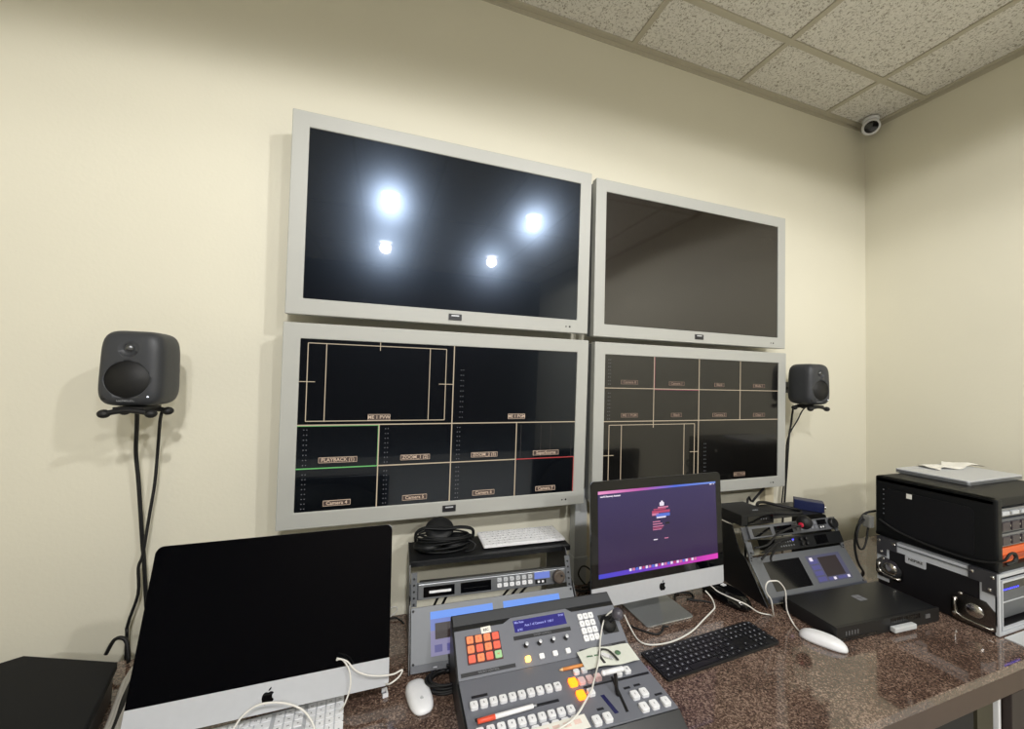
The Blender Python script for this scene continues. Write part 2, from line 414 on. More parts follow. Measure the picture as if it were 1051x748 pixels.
def tv(label, x, y, z, tl, glass, draw=None):
    t = thing('wall_television', label, 'television', (x, y, z-.32), group='grey framed televisions on the back wall')
    M = T(0, 0, .32) @ RX(-tl)
    hw, hh = SWD/2, SHT/2
    b = MB(M)
    X0, X1, Z0, Z1 = -hw-BL_, hw+BL_, -hh-BB, hh+BT
    b.ring((X0, X1, Z0, Z1), (-hw, hw, -hh, hh), 0, .030, M_tvf)
    fr = b.build('frame', t, bevel=.0025)
    b = MB(M); b.box(X0+.004, X1-.004, .0305, .062, Z0+.004, Z1-.004, M_tvb).box(X0+.10, X1-.10, .062, .078, Z0+.08, Z1-.06, M_tvb); b.build('back_housing', t, bevel=.003)
    b = MB(M @ T(0, .004, 0)); b.box(-hw, hw, 0, .02, -hh, hh, glass)
    if draw: draw(b)
    b.build('screen', t)
    b = MB(M); b.box(-.022, .022, -.0025, .0005, -hh-.034, -hh-.013, M_bar).box(-.013, .013, -.003, -.0024, -hh-.021, -hh-.017, M_alu); b.build('badge', fr, 'small dark badge')
    b = MB(M); b.cyl(.0035, 0, .0015, M_blk, T(hw-.03, .0003, -hh-.027) @ RX(PI/2), n=10).cyl(.0025, 0, .0015, M_blk, T(hw-.045, .0003, -hh-.027) @ RX(PI/2), n=10); b.build('sensor', fr)
    b = MB(); yb = -y
    b.box(-.25, .25, .079, yb-.003, .22, .26, M_blks).box(-.25, .25, .079, yb-.003, .42, .46, M_blks).box(-.20, -.16, .079, yb-.003, .04, .55, M_blks).box(.16, .20, .079, yb-.003, .04, .55, M_blks)
    b.build('wall_bracket', t)
    return t
def drawC(b):
    hw, hh = SWD/2, SHT/2; q = hw/2; zm, zl = 0., -.1305
    seg(b, -hw, zm, hw, zm, .0034, E_line); seg(b, 0, -hh, 0, hh, .0034, E_line)
    seg(b, -q, -hh, -q, zm, .0034, E_line); seg(b, q, -hh, q, zm, .0032, E_line)
    seg(b, -hw, zl, -q, zl, .0034, E_green); seg(b, -q, zl, q, zl, .0034, E_line); seg(b, q, zl, hw, zl, .0030, E_redl)
    seg(b, -hw, zm-.003, -q, zm-.003, .0014, E_green); seg(b, hw-.001, zl, hw-.001, -hh, .002, E_redl); seg(b, -q-.0025, zm, -q-.0025, zl, .0014, E_green)
    preview(b, -.4405, -.026, .012, .2475, -.390, -.0795, .131, -hw, 0); seg(b, -.2355, .233, -.2355, hh, .0022, E_line)
    caption(b, -.232, .0225, 'ME 1 PVW', .066, .018); caption(b, .2293, .022, 'ME 1 PGM', .062, .017)
    for s_, x, z in (('PLAYBACK (1)', -.3467, -.1065), ('ZOOM_1 (2)', -.116, -.1080), ('ZOOM_2 (3)', .1162, -.1090), ('SuperSource', .3474, -.1110),
                     ('Camera 4', -.3457, -.2381), ('Camera 5', -.1134, -.2385), ('Camera 6', .1175, -.2395), ('Camera 7', .3496, -.2405)): caption(b, x, z, s_)
    for x in (-.4395, -.2075, .0235): meter(b, x, -.120, -.014); meter(b, x, -.250, -.148)
    meter(b, .030, .020, .18, 10)
    for x in (.2484, .3252, .364, .449): seg(b, x, zl+.004, x, zm-.010, .0012, E_dim)
def preview(b, a0, a1, c0, c1, g1, g2, zt, e0, e1):
    """framing guides of the preview picture"""
    for (p, q, r_, s_) in ((a0, c1, a1, c1), (a0, c0, a1, c0), (a0, c0, a0, c1), (a1, c0, a1, c1), (g1, c0, g1, c1), (g2, c0, g2, c1)): seg(b, p, q, r_, s_, .0024, E_line)
    seg(b, e0, zt, a0+.022, zt, .0022, E_line); seg(b, a1-.022, zt, e1, zt, .0022, E_line)
def drawD(b):
    hw, hh = SWD/2, SHT/2; q = hw/2; zu = .130
    seg(b, -hw, zu, hw, zu, .0030, E_line); seg(b, -hw, 0, hw, 0, .0032, E_line)
    seg(b, -q, zu, -q, hh, .0028, E_line); seg(b, -q, -.027, -q, zu, .0028, E_line)
    seg(b, -q+.0022, zu-.003, 0, zu-.003, .0014, E_redd); seg(b, -q+.0022, zu, -q+.0022, hh, .0014, E_redd)
    seg(b, 0, -hh, 0, hh, .0032, E_line); seg(b, q, 0, q, hh, .0028, E_line)
    preview(b, -.437, -.021, -.2475, -.014, -.381, -.0755, -.1310, -hw, 0)
    for s_, x, z in (('Camera 8', -.3478, .1541), ('Camera 1', -.1175, .1528), ('Black', .1104, .1515), ('Media 1', .3424, .1511),
                     ('ME 1 PGM', -.3448, .0236), ('Black', -.1163, .0232), ('Camera 2', .1142, .0220), ('Clean 1', .3443, .0205)): caption(b, x, z, s_, plate=E_tagd, ink=E_txtd)
    caption(b, -.232, -.2370, 'ME 1 PVW', .066, .018, E_tagd, E_txtd); caption(b, .2316, -.2385, 'ME 1 PGM', .062, .017, E_tagd, E_txtd)
    meter(b, -.44, .145, .24); meter(b, -.44, .01, .11); meter(b, .0365, -.2144, -.10, 8)
tv('upper left grey framed television, off, mirroring four bright ceiling lamps', -.0013, -.1113, 1.990, -.0189, M_glass)
tv('lower left grey framed television showing a multiview grid with camera captions', -.0013, -.1094, 1.3486, -.0238, M_glass, drawC)
tv('upper right grey framed television, off, with a plain brownish black screen', 1.0386, -.1110, 1.9825, -.0006, M_glass2)
tv('lower right grey framed television with multiview grid, partly behind the small lit computer', 1.0465, -.1083, 1.3467, -.0055, mat('dim_display_glass', (14, 13, 13), rough=.2, spec=.4, coat=.55, coatr=.03), drawD)

# cable raceways below the televisions
tag(MB().box(.503, .556, -.045, -.001, 0, 1.075, M_cond).box(.500, .559, -.048, -.001, .80, .815, M_cond).build('cable_raceway', bevel=.002), 'pale grey vertical cable raceway on the wall left of the small lit computer', 'raceway', 'cable raceways below the televisions')
tag(MB().box(.560, .612, -.030, -.001, .80, 1.075, M_condb).build('cable_raceway', bevel=.002), 'short beige raceway on the wall between the grey raceway and small lit computer', 'raceway', 'cable raceways below the televisions')
tag(MB().box(1.53, 1.585, -.030, -.001, 0, 1.06, M_condb).build('cable_raceway', bevel=.002), 'beige raceway on the wall under the right corner of the lower right television', 'raceway', 'cable raceways below the televisions')

# ------------------------------------------------------------------ loudspeakers
def speaker(label, x, y, rz, z0, bx):
    t = thing('wall_speaker', label, 'speaker', (x, y, z0), rz, 'compact studio speakers on wall brackets')
    w, dp, h = .127, .119, .187
    b = MB(T(0, dp/2, .091)); b.supel(w, dp, h, M_spk, e=5.2, k=18, taper=.03); body = b.build('cabinet', t)
    cc = MB(); cc.lathe([(.0445, -.02), (.0445, .004), (.020, .026)], M_cone, T(0, 0, .064) @ RX(-PI/2), 40)
    cc.lathe([(.022, -.02), (.022, .001), (.009, .006)], M_spk, T(0, 0, .141) @ RX(-PI/2), 32)
    k = cc.build('cutter'); k.parent = t; cut(body, k)
    for p in body.data.polygons: p.use_smooth = True
    b = MB(T(0, .002, .064) @ RX(-PI/2)); b.lathe([(.0462, .000), (.0470, .002), (.0435, .0045), (.0415, .002)], M_rub, n=40)
    b.lathe([(.0430, .003), (.0400, .000), (.0365, .003), (.019, .021), (.014, .017), (.007, .012), (.0001, .0105)], M_cone, n=40); b.build('woofer', body, 'round black woofer cone')
    b = MB(T(0, .0055, .141) @ RX(-PI/2)); b.lathe([(.0092, .002), (.0088, -.001), (.006, -.0045), (.0001, -.006)], M_dome, n=24); b.lathe([(.0125, .002), (.012, -.001), (.0095, .001)], M_blk, n=24); b.build('tweeter', body, 'small metallic tweeter dome')
    b = MB(); b.text('GENELEC', .0085, mat('speaker_logo_ink', (150, 152, 155), rough=.4), T(-.002, .0045, .0125) @ FRONT, depth=.0004); b.build('logo', body)
    b = MB(); b.cyl(.0016, 0, .003, E_led, T(.042, .0045, .022) @ RX(PI/2), n=10); b.build('indicator_light', body)
    b = MB(); b.cyl(.006, 0, .002, M_blk, T(-.044, .0062, .020) @ RX(PI/2), n=14); b.build('volume_knob', body)
    # isolation stand: two bars with round feet, and the arm to the wall
    b = MB()
    for yy in (.012, .088):
        b.ball(.0125, M_rub, T(-.046, yy, -.020), sz=.85).ball(.0125, M_rub, T(.046, yy, -.020), sz=.85)
        b.tube([(-.046, yy, -.020), (-.025, yy, -.015), (0, yy, -.012), (.025, yy, -.015), (.046, yy, -.020)], .0065, M_rub)
    b.box(-.03, .03, .012, .09, -.014, -.004, M_rub); b.build('isolation_stand', t)
    b = MB(); L = -y/math.cos(rz)
    b.tube([(0, .05, -.012), (bx*.4, .10, -.010), (bx*.7, .135, .03), (bx, .15, .06), (bx, L-.012, .07)], .007, M_blks).box(bx-.013, bx+.013, L-.014, L-.004, .045, .10, M_blks); b.build('wall_bracket', t)
    return t
speaker('dark grey studio speaker on the wall left of the televisions', -.8136, -.218, -.02, 1.4155, -.040)
speaker('dark grey studio speaker on the wall right of the televisions', 1.641, -.206, -.10, 1.421, .035)

def cable(name, label, cat, pts, r, m, group=None, sm=4):
    return tag(MB().tube(pts, r, m, sm=sm).build(name), label, cat, group)
G1 = 'black cables hanging from the speakers'
cable('speaker_cable', 'thick straight black cable hanging from the left speaker', 'cable',
      [(-.832, -.13, 1.398), (-.845, -.10, 1.36), (-.872, -.04, 1.27), (-.8668, -.03, 1.183), (-.8544, -.02, 1.0045), (-.8514, -.02, .982), (-.8395, -.02, .845), (-.831, -.02, .70), (-.83, -.02, .008)], .0048, M_rub, G1)
cable('speaker_cable', 'thinner wavy black cable under the left speaker, swinging left near the desk', 'cable',
      [(-.784, -.12, 1.39), (-.800, -.09, 1.36), (-.8253, -.035, 1.288), (-.8302, -.03, 1.1836), (-.8376, -.03, 1.102), (-.8444, -.034, 1.0076), (-.8474, -.034, .9782), (-.8548, -.034, .9495), (-.854, -.03, .8757), (-.8739, -.03, .7898), (-.8732, -.03, .7091), (-.87, -.03, .008)], .0038, M_rub, G1)
cable('speaker_cable', 'long black cable running straight down from the right speaker', 'cable',
      [(1.655, -.12, 1.40), (1.7074, -.04, 1.3995), (1.7009, -.03, 1.3127), (1.6864, -.03, 1.2457), (1.6668, -.035, 1.105), (1.6425, -.04, .925), (1.63, -.04, .76), (1.63, -.05, .008)], .0045, M_rub, G1)
cable('speaker_cable', 'short looping black cable joining the long one under the right speaker', 'cable',
      [(1.70, -.11, 1.41), (1.781, -.03, 1.379), (1.7603, -.02, 1.330), (1.6903, -.02, 1.236), (1.6807, -.018, 1.105), (1.655, -.018, .925)], .0032, M_rub, G1)
cable('power_cable', 'short black cable slanting from the lower right television to the rack', 'cable',
      [(1.52, -.06, 1.06), (1.4894, -.05, 1.0133), (1.4235, -.05, .9599), (1.38, -.055, .90), (1.37, -.055, .008)], .005, M_rub)

# ------------------------------------------------------------------ security camera in the corner
t = thing('security_camera', 'small white round security camera in the ceiling corner', 'camera', (2.243, -.072, HC))
b = MB(); b.cyl(.036, -.022, -.007, M_white); b.build('base', t)
AIM = (Vector((-.2, -1.6, 1.5))-Vector((2.243, -.072, 2.918))).to_track_quat('Z', 'Y').to_matrix().to_4x4()
b = MB(T(0, 0, -.053)); b.ball(.040, M_white, AIM, n=24); b.lathe([(.036, .018), (.038, .030), (.034, .034), (.026, .032)], M_white, AIM, 28); b.build('eyeball_housing', t)
b = MB(T(0, 0, -.053) @ AIM); b.lathe([(.029, .030), (.029, .0385), (.026, .040), (.0001, .0415)], M_gloss2, n=28); b.build('lens', t, 'black lens')

# ------------------------------------------------------------------ all-in-one computers
def apple(b, s, m, M):
    P = [(0, .32), (.10, .36), (.22, .37), (.34, .32), (.40, .24), (.33, .17), (.29, .06), (.31, -.06), (.38, -.15), (.44, -.19), (.38, -.34), (.28, -.46), (.18, -.50), (.08, -.47), (0, -.44), (-.08, -.47), (-.18, -.50), (-.30, -.42), (-.40, -.26), (-.45, -.05), (-.43, .14), (-.35, .29), (-.24, .36), (-.12, .36)]
    b.prism([(x*s, y*s) for x, y in P], 0, .0006, m, M)
    b.prism([(x*s, y*s) for x, y in [(0, .42), (.02, .52), (.09, .62), (.19, .67), (.19, .57), (.12, .47)]], 0, .0006, m, M)
def computer(label, x, y, z, rz, a, W, hb, hc, legtop, foot, screen):
    """z = underside of the chin; foot = (y0,y1) of the plate on the desk, relative"""
    t = thing('all_in_one_computer', label, 'computer', (x, y, DZ), rz, 'silver all-in-one computers on the desk')
    M = T(0, 0, z-DZ) @ RX(-a)
    F = M @ FRONT       # xy drawing on the front plane; +z of the drawing points at the viewer
    b = MB(F); r = W*.030
    pts = []
    for cx, cy, a0 in ((W/2-r, hb-r, 0), (-W/2+r, hb-r, 90)):
        for i in range(7):
            q = math.radians(a0+90*i/6); pts.append((cx+r*math.cos(q), cy+r*math.sin(q)))
    pts += [(-W/2, hc), (W/2, hc)]
    b.prism(pts, -.004, 0, M_gloss); 
    b.build('display_glass', t, 'glossy black display glass')
    b = MB(F); r = W*.018; pts = [(W/2, hc), (-W/2, hc)]
    for cx, cy, a0 in ((-W/2+r, r, 180), (W/2-r, r, 270)):
        for i in range(7):
            q = math.radians(a0+90*i/6); pts.append((cx+r*math.cos(q), cy+r*math.sin(q)))
    b.prism(pts, -.004, -.0003, M_alu); chin = b.build('chin', t, 'silver chin')
    b = MB(F); apple(b, W*.052, M_gloss2, T(0, hc*.50, 0)); b.build('logo', chin, 'black fruit shaped logo')
    b = MB(F); b.rrect(-W/2+.0005, W/2-.0005, .0005, hb-.0005, W*.02, -.009, -.0041, M_alud)
    b.supel(W*.93, hb*.93, .056, M_alud, T(0, hb/2, -.034), e=2.6, k=12); b.build('rear_shell', t)
    if screen: screen(t, F)
    # stand: a bent plate
    b = MB(); up = M @ Vector((0, .03, legtop)); w = W*.165
    y0, y1 = foot
    b.rrect(-W*.175, W*.175, y0, y1, .012, 0.0005, .0060, M_alus)
    b.prism([(y1-.001, .0005), (y1-.009, .0066), (up.y-.004, up.z), (up.y+.004, up.z)], -w, w, M_alu, Matrix(((0, 0, 1, 0), (1, 0, 0, 0), (0, 1, 0, 0), (0, 0, 0, 1))))
    b.build('stand', t, bevel=.0015)
    return t
def lit_screen(t, F):
    bg = grad_emit('purple_desktop_picture', 1, [(.084, (62, 42, 80)), (.2, (58, 44, 84)), (.347, (66, 56, 102))], .8)
    topl = grad_emit('desktop_top_bar', 0, [(-.239, (236, 150, 200)), (-.08, (190, 90, 170)), (.06, (80, 110, 220)), (.24, (120, 150, 225))], 1.)
    botl = grad_emit('desktop_bottom_glow', 0, [(-.239, (72, 74, 205)), (-.05, (110, 60, 190)), (.10, (185, 60, 175)), (.24, (225, 70, 190))], 1.)
    o = MB(); 
    # screen drawn in its own local frame, stood on the display glass
    s0 = MB(); s0.box(-.2395, .2395, .0860, .3468, 0, .0008, bg)
    s0.prism([(-.2395, .3375), (.2395, .3415), (.2395, .3468), (-.2395, .3468)], .0008, .0011, topl)
    s0.prism([(-.2395, .086), (.2395, .086), (.2395, .1035), (-.2395, .099)], .0008, .0011, botl)
    bb = s0
    for i in range(22):   # dock icons
        x = -.128+i*.0125; m = (E_white, E_pink, E_blu, E_white, E_redd)[i % 5]
        bb.box(x, x+.0085, .0945, .1025, .0011, .0014, m)
    bb.text('macOS Recovery Assistant', .0068, E_white, T(-.232, .330, .001), depth=.0002, align='LEFT', bold=.0003)
    bb.box(.212, .222, .3375, .3405, .0011, .0014, E_white); bb.box(.228, .232, .3375, .3405, .0011, .0014, E_white)
    # login dialog
    bb.rrect(-.005, .013-.0, .284, .296, .003, .0009, .0013, E_white); bb.rrect(.001, .008, .294, .3005, .003, .0009, .0013, E_white)
    for (x0, x1, z0, z1, m) in ((-.012, .030, .277, .2815, E_pink), (-.030, .020, .272, .276, E_redd), (-.036, .036, .262, .270, E_redd), (-.036, -.010, .255, .262, E_pink), (-.02, .036, .250, .260, E_blu), (-.018, .02, .2455, .250, E_white),
                            (-.034, -.004, .2335, .2365, E_pink), (-.034, .004, .226, .229, E_pink), (-.034, .010, .2185, .2215, E_pink), (-.034, .006, .2135, .2160, E_redd), (-.034, .001, .209, .2115, E_pink), (.017, .034, .224, .230, M_gloss2),
                            (-.032, -.016, .1775, .1805, E_white), (.012, .028, .1780, .1810, E_pink)):
        bb.box(x0, x1, z0, z1, .0009, .0013, m)
    sc = bb.build('display', t, 'lit purple display')
    sc.matrix_local = F
computer('large switched-off silver computer with black screen at the left of the desk', -.434, -.450, .791, .008, .302, .49, .345, .0545, .20, (.08, .25), None)
computer('small silver computer with lit purple screen under the lower right television', .658, -.357, .814, .021, .053, .528, .377, .060, .21, (-.040, .135), lit_screen)

# ------------------------------------------------------------------ keyboards
ROWS_L = [['esc']+['F%d' % i for i in range(1, 13)]+['o'], list('`1234567890-=')+['<'], ['>']+list('QWERTYUIOP[]\\'), ['caps']+list("ASDFGHJKL;'")+['ret'], ['shift']+list('ZXCVBNM,./')+['shift'], ['fn', 'ctrl', 'alt', 'cmd', ' ', 'cmd', 'alt', 'v', '^']]
ROWS_W = [[1]*14, [1]*13+[1.6], [1.6]+[1]*12+[1], [1.85]+[1]*11+[1.9], [2.35]+[1]*10+[2.4], [1, 1, 1, 1.25, 5.2, 1.25, 1, 1.3, 1.3]]
def keyboard(label, x, y, z, rz, w, dp, numpad, base, keym, leg, group, h=.0035):
    t = thing('computer_keyboard', label, 'keyboard', (x, y, z), rz, group)
    b = MB(); b.rrect(-w/2, w/2, -dp/2, dp/2, .006, .0006, h+.003, base); b.build('base_plate', t, bevel=.0008)
    e = .004; kw = (w-2*e)*(15.0/22.2 if numpad else 1.); keys = []
    rh = (dp-2*e)/6
    for r, (ls, ws) in enumerate(zip(ROWS_L, ROWS_W)):
        tot = sum(ws); xx = -w/2+e; yy = dp/2-e-rh*(r+.5)
        for l, k in zip(ls, ws):
            ww = kw*k/tot; keys.append((xx+ww/2, yy, ww-.0026, rh-.0026, l)); xx += ww
    if numpad:
        x0 = -w/2+e+kw+kw*.02; u = kw/14.9
        nav = [['F13', 'F14', 'F15'], ['fn', 'hm', 'up'], ['del', 'end', 'dn'], [], [None, '^', None], ['<', 'v', '>']]
        for r, row in enumerate(nav):
            for c_, l in enumerate(row):
                if l: keys.append((x0+u*(c_+.5), dp/2-e-rh*(r+.5), u-.0026, rh-.0026, l))
        x0 += u*3.25
        pad = [['F16', 'F17', 'F18', 'F19'], ['c', '=', '/', '*'], list('789-'), list('456+'), list('123'), ['0', '.']]
        for r, row in enumerate(pad):
            for c_, l in enumerate(row):
                keys.append((x0+u*(c_+.5), dp/2-e-rh*(r+.5), u-.0026, rh-.0026, l))
        keys.append((x0+u*3.5, dp/2-e-rh*5, u-.0026, 2*rh-.0026, 'en'))
    keys.sort(key=lambda k: -k[0])
    rest = MB()
    for i, (kx, ky, a, c_, l) in enumerate(keys):
        b = MB() if i < 99 else rest
        b.rrect(kx-a/2, kx+a/2, ky-c_/2, ky+c_/2, .0018, h+.003, h+.0046, keym, k=2)
        if l.strip(): b.text(l, .0062 if len(l) == 1 else .0036, leg, T(kx, ky, h+.0047), depth=.0001, bold=.0002)
        if i < 99: b.build('key', t)
    if len(keys) > 99:
        o = rest.build('keys', t); o['kind'] = 'stuff'
    else: rest.bm.free()
    return t
KG = 'computer keyboards'
keyboard('compact white keyboard lying on the black shelf beside the headphones', .239, -.149, .9625, -.04, .282, .117, False, M_white, M_key, M_legend, KG)
keyboard('black full-size keyboard on the desk in front of the lit purple computer', .6875, -.525, DZ, .050, .4185, .104, True, M_blks, M_bkey, M_blegend, KG)
keyboard('white full-size keyboard on the desk in front of the switched-off computer', -.500, -.470, DZ, .06, .430, .114, True, M_alu, M_key, M_legend, KG)

# ------------------------------------------------------------------ mice
def mouse_shell(w, L, h, m, b, flat=.35):
    vs = []; fs = []; N = 28; K = 7
    for k in range(K+1):
        q = k/K; s_ = math.cos(q*PI/2)**.45 if k < K else 0.02
        for i in range(N):
            a = 2*PI*i/N; c_, s2 = math.cos(a), math.sin(a)
            e = 2/2.7
            X = math.copysign(abs(c_)**e, c_)*w/2*s_; Y = math.copysign(abs(s2)**e, s2)*L/2*s_
            vs.append((X, Y, .0015+h*math.sin(q*PI/2)*(1-.18*(Y/(L/2))**2)))
    for k in range(K):
        for i in range(N): fs.append((k*N+i, k*N+(i+1) % N, (k+1)*N+(i+1) % N, (k+1)*N+i))
    fs.append(tuple(range(N))[::-1]); fs.append(tuple(K*N+i for i in range(N)))
    b._add(vs, fs, m, None, True)
t = thing('computer_mouse', 'white wireless mouse in front of the left rack, beside the white keyboard', 'mouse', (-.1195, -.4535, DZ), .17, 'computer mice on the desk')
b = MB(); mouse_shell(.056, .104, .017, M_white, b); b.build('shell', t)
b = MB(); b.rrect(-.024, .024, -.047, .047, .016, .0004, .003, M_alud); b.build('underside', t)
b = MB(); apple(b, .009, M_cond, T(0, -.022, .0176)); b.build('logo', t)
t = thing('computer_mouse', 'white wireless mouse with cable, in front of the black rack unit', 'mouse', (1.031, -.598, DZ), .545, 'computer mice on the desk')
b = MB(); mouse_shell(.056, .114, .024, M_white, b); b.build('shell', t)
b = MB(); b.rrect(-.022, .022, -.047, .047, .016, .0004, .003, M_alud); b.build('underside', t)
t = thing('computer_mouse', 'large glossy black mouse behind the white cable, right of the lit computer', 'mouse', (.945, -.340, DZ), .20, 'computer mice on the desk')
b = MB(); mouse_shell(.084, .165, .040, M_gloss2, b); b.build('shell', t)
b = MB(); b.cyl(.0075, -.004, .004, M_alud, T(.003, .045, .0365) @ RY(PI/2), n=14); b.build('scroll_wheel', t)
b = MB(); b.box(-.006, .012, .006, .018, .0405, .0425, M_white); b.build('button', t, 'small white button')

# ------------------------------------------------------------------ vision mixer panel
SK = .959; SWO = (-.227+.428*SK, -1.3935+1.0235*SK, 1.51-.76*SK); SWR = -.025; HWD = .2315; ZB = (DZ+.0015-SWO[2])/SK
t = thing('video_switcher_panel', 'grey video switcher control panel with lit buttons, lying on the desk', 'control panel', SWO, SWR); t.scale = (SK, SK, SK)
LUF, LLF = .1072, .1863
tu = math.atan2(.086, .064); tl_ = math.atan2(.186, .010)
# face frames: x right, y up the face, z out of the face (root-local)
def face_frame(yb, zb, ang):   # ang = lean back from vertical
    return T(0, yb, zb) @ RX(PI/2-ang)
FU = face_frame(-.123, .790-DZ, tu); FL = face_frame(-.309, .780-DZ, tl_)
b = MB(Matrix(((0, 0, 1, 0), (1, 0, 0, 0), (0, 1, 0, 0), (0, 0, 0, 1))))   # profile in (y,z) extruded along x
prof = [(0, .121), (-.037, .1005), (-.123, .0365), (-.309, .0265), (-.335, .006), (-.335, .0015), (0, .0015)]
prof = [(0, .1215), (-.037, .1015), (-.123, .0375), (-.309, .0275), (-.338, .006), (-.330, -.008), (-.300, ZB), (-.01, ZB)]
b.prism(prof, -HWD-.004, HWD+.004, M_blks); b.build('housing', t, bevel=.002)
b = MB(FU); b.box(-HWD, HWD, .001, LUF-.002, -.001, .0024, M_sw)
b.prism([(-.104, LUF-.003), (-.079, LUF+.0085), (.083, LUF+.0085), (.100, LUF-.003)], -.001, .0025, M_sw)
uf = b.build('upper_face', t, bevel=.0008)
b = MB(FL); b.box(-HWD, HWD, 0, LLF-.001, -.001, .0024, M_sw); lf = b.build('lower_face', t, bevel=.0008)
b = MB(T(0, -.037, .1035) @ RX(math.atan2(.020, .037))); b.box(-HWD, HWD, .010, .036, -.001, .0018, M_swd); b.build('rear_strip', t, 'dark rubber rear strip')
b = MB(FU @ T(0, 0, .0024)); b.box(-.074, .075, .079, .107, 0, .0006, E_lcd)
b.text('Mix Rate', .0072, E_lcdt, T(-.071, .1015, .0007), depth=.0001, align='LEFT', bold=.0002); b.text('PVW', .0072, E_lcdt, T(.072, .1015, .0007), depth=.0001, align='RIGHT', bold=.0002)
b.text('Aux 1 of Camera 4  1:00 f', .0078, E_lcdt, T(-.003, .0925, .0007), depth=.0001, bold=.0002); b.text('# M1', .0072, E_lcdt, T(-.066, .084, .0007), depth=.0001, align='LEFT', bold=.0002)
b.build('display', uf, 'blue text display')
for (u0, u1, v0, v1, tx) in ((-.081, .081, .062, .071, 'SYSTEM CONTROL'), (-.225, -.089, .007, .015, 'MACRO CONTROL'), (.086, .225, .0075, .015, 'SOURCE CONTROL')):
    b = MB(FU @ T(0, 0, .0024)); b.box(u0, u1, v0, v1, 0, .0006, M_bar).text(tx, .006, M_legend, T((u0+u1)/2, (v0+v1)/2, .0007), depth=.0001); b.build('label_strip', uf)
b = MB(FU @ T(0, 0, .0024)); b.box(-.2055, -.1165, .0290, .0900, 0, .0012, mat('dark_red_key_well', (70, 24, 26), rough=.5)); b.build('key_well', uf)
cols = [E_rbt2, E_rbt2, E_rbt2, E_rbt, E_rbt2, E_rbt, E_rbt2, E_rbt, E_rbt, E_rbt2, E_rbt, E_gbt]
for i in range(12):
    cx = -.1945+(i % 4)*.0222; cy = .0798-(i//4)*.0202
    b = MB(FU @ T(cx, cy, .0036)); b.rrect(-.0085, .0085, -.0078, .0078, .002, 0, .004, cols[i], k=2)
    b.text('ABCDEFGHJKLM'[i], .007, M_red, T(0, 0, .0041), depth=.0001); b.build('macro_key', uf, 'green lit key' if i == 11 else None)
for kx in (-.053, -.016, .021, .059):
    b = MB(FU @ T(kx, .046, .0024)); b.cyl(.0056, 0, .002, M_blks, n=16).cyl(.0042, .002, .014, M_blk, n=16).cyl(.0044, .0142, .0152, M_alu, n=16); b.build('knob', uf)
for j, kx in enumerate((-.055, -.018, .019, .055)):
    b = MB(FU @ T(kx, .0175, .0024)); b.rrect(-.0065, .0065, -.0058, .0058, .0025, 0, .0045, E_ambc if j == 0 else M_key, k=3); b.build('control_button', uf, 'glowing amber button' if j == 0 else None)
for r in range(4):
    for c_ in range(3):
        b = MB(FU @ T(.1175+c_*.0163-r*.0006, .0880-r*.0172, .0024)); b.rrect(-.0072, .0072, -.0074, .0074, .003, 0, .004, M_key, k=3)
        b.text(('7', '8', '9', '4', '5', '6', '1', '2', '3', '+', '0', '*')[r*3+c_], .0058, M_legend, T(0, 0, .0041), depth=.0001, bold=.0002); b.build('number_key', uf)
b = MB(FU @ T(0, 0, .0024)); b.box(.171, .218, .0375, .0850, 0, .0010, M_blk); b.lathe([(.0225, .001), (.0215, .006), (.015, .012), (.006, .016)], M_rub, T(.1945, .061, 0)); b.build('joystick_base', uf)
b = MB(FU @ T(.1945, .061, .010)); b.tube([(0, 0, 0), (.004, .0, .02), (.008, .001, .034)], .0045, M_blks, n=10).ball(.0155, mat('grey_joystick_knob', (78, 76, 84), rough=.35), T(.010, .001, .044)); b.build('joystick', uf)
# lower face
def bbtn(u, v, m=M_key, a=.0084, c_=.0086, lab=None, name='bus_button', txt=None):
    b = MB(FL @ T(u, v, .0024)); b.rrect(-a, a, -c_, c_, .0036, 0, .0065, m, k=3); b.rrect(-a*.8, a*.8, -c_*.8, c_*.8, .003, .0065, .0074, m, k=3)
    if txt: b.text(txt, .006, M_legend, T(0, 0, .0075), depth=.0001, bold=.0002)
    b.build(name, lf, lab)
for i in range(10):
    bbtn(-.2095+i*.02195, .1140, txt=str(i+1)); bbtn(-.2095+i*.02240, .0518, txt=str((i+1) % 10)); bbtn(-.2095+i*.02240, .0275, txt='P')
bbtn(.0285, .1150, E_amb, .0098, .0098, 'glowing amber button'); bbtn(.0315, .0795, E_amb, .0098, .0098, 'glowing amber button')
bbtn(.0570, .0800, txt='C')
for u in (.0505, .0720, .0935): bbtn(u, .1135, mat('pinkish_keycap', (232, 200, 200), rough=.4))
for u in (.0500, .0710): bbtn(u, .1405, a=.0075, c_=.006)
bbtn(.1750, .1145, txt='B'); bbtn(.1490, .1085, a=.008, c_=.005)
for (u, v) in ((.035, .0145), (.0612, .0150), (.152, .0475), (.1765, .0485), (.1535, .0162), (.1797, .0158), (.2105, .0160)): bbtn(u, v, a=.0092, c_=.0098, txt='1', name='function_button')
for (u0, u1, v0, v1) in ((-.2105, -.1735, .1345, .1410), (-.2135, -.022, .0800, .0865), (.1385, .2260, .0945, .1005), (.048, .128, .0965, .1010), (.139, .156, .0700, .0752), (.167, .184, .0710, .0762), (.200, .219, .0370, .0420), (.050, .066, .0370, .0425), (-.2135, -.04, -.001+.012, .016)):
    b = MB(FL @ T(0, 0, .0024)); b.box(u0, u1, v0, v1, 0, .0006, M_bar); b.build('label_strip', lf)
b = MB(FL @ T(0, 0, .0024)); b.prism([(.0755, .070), (.0850, .070), (.0935, .022), (.0835, .022)], 0, .0007, mat('indigo_level_window', (38, 40, 84), rough=.25)); b.build('level_display', lf)
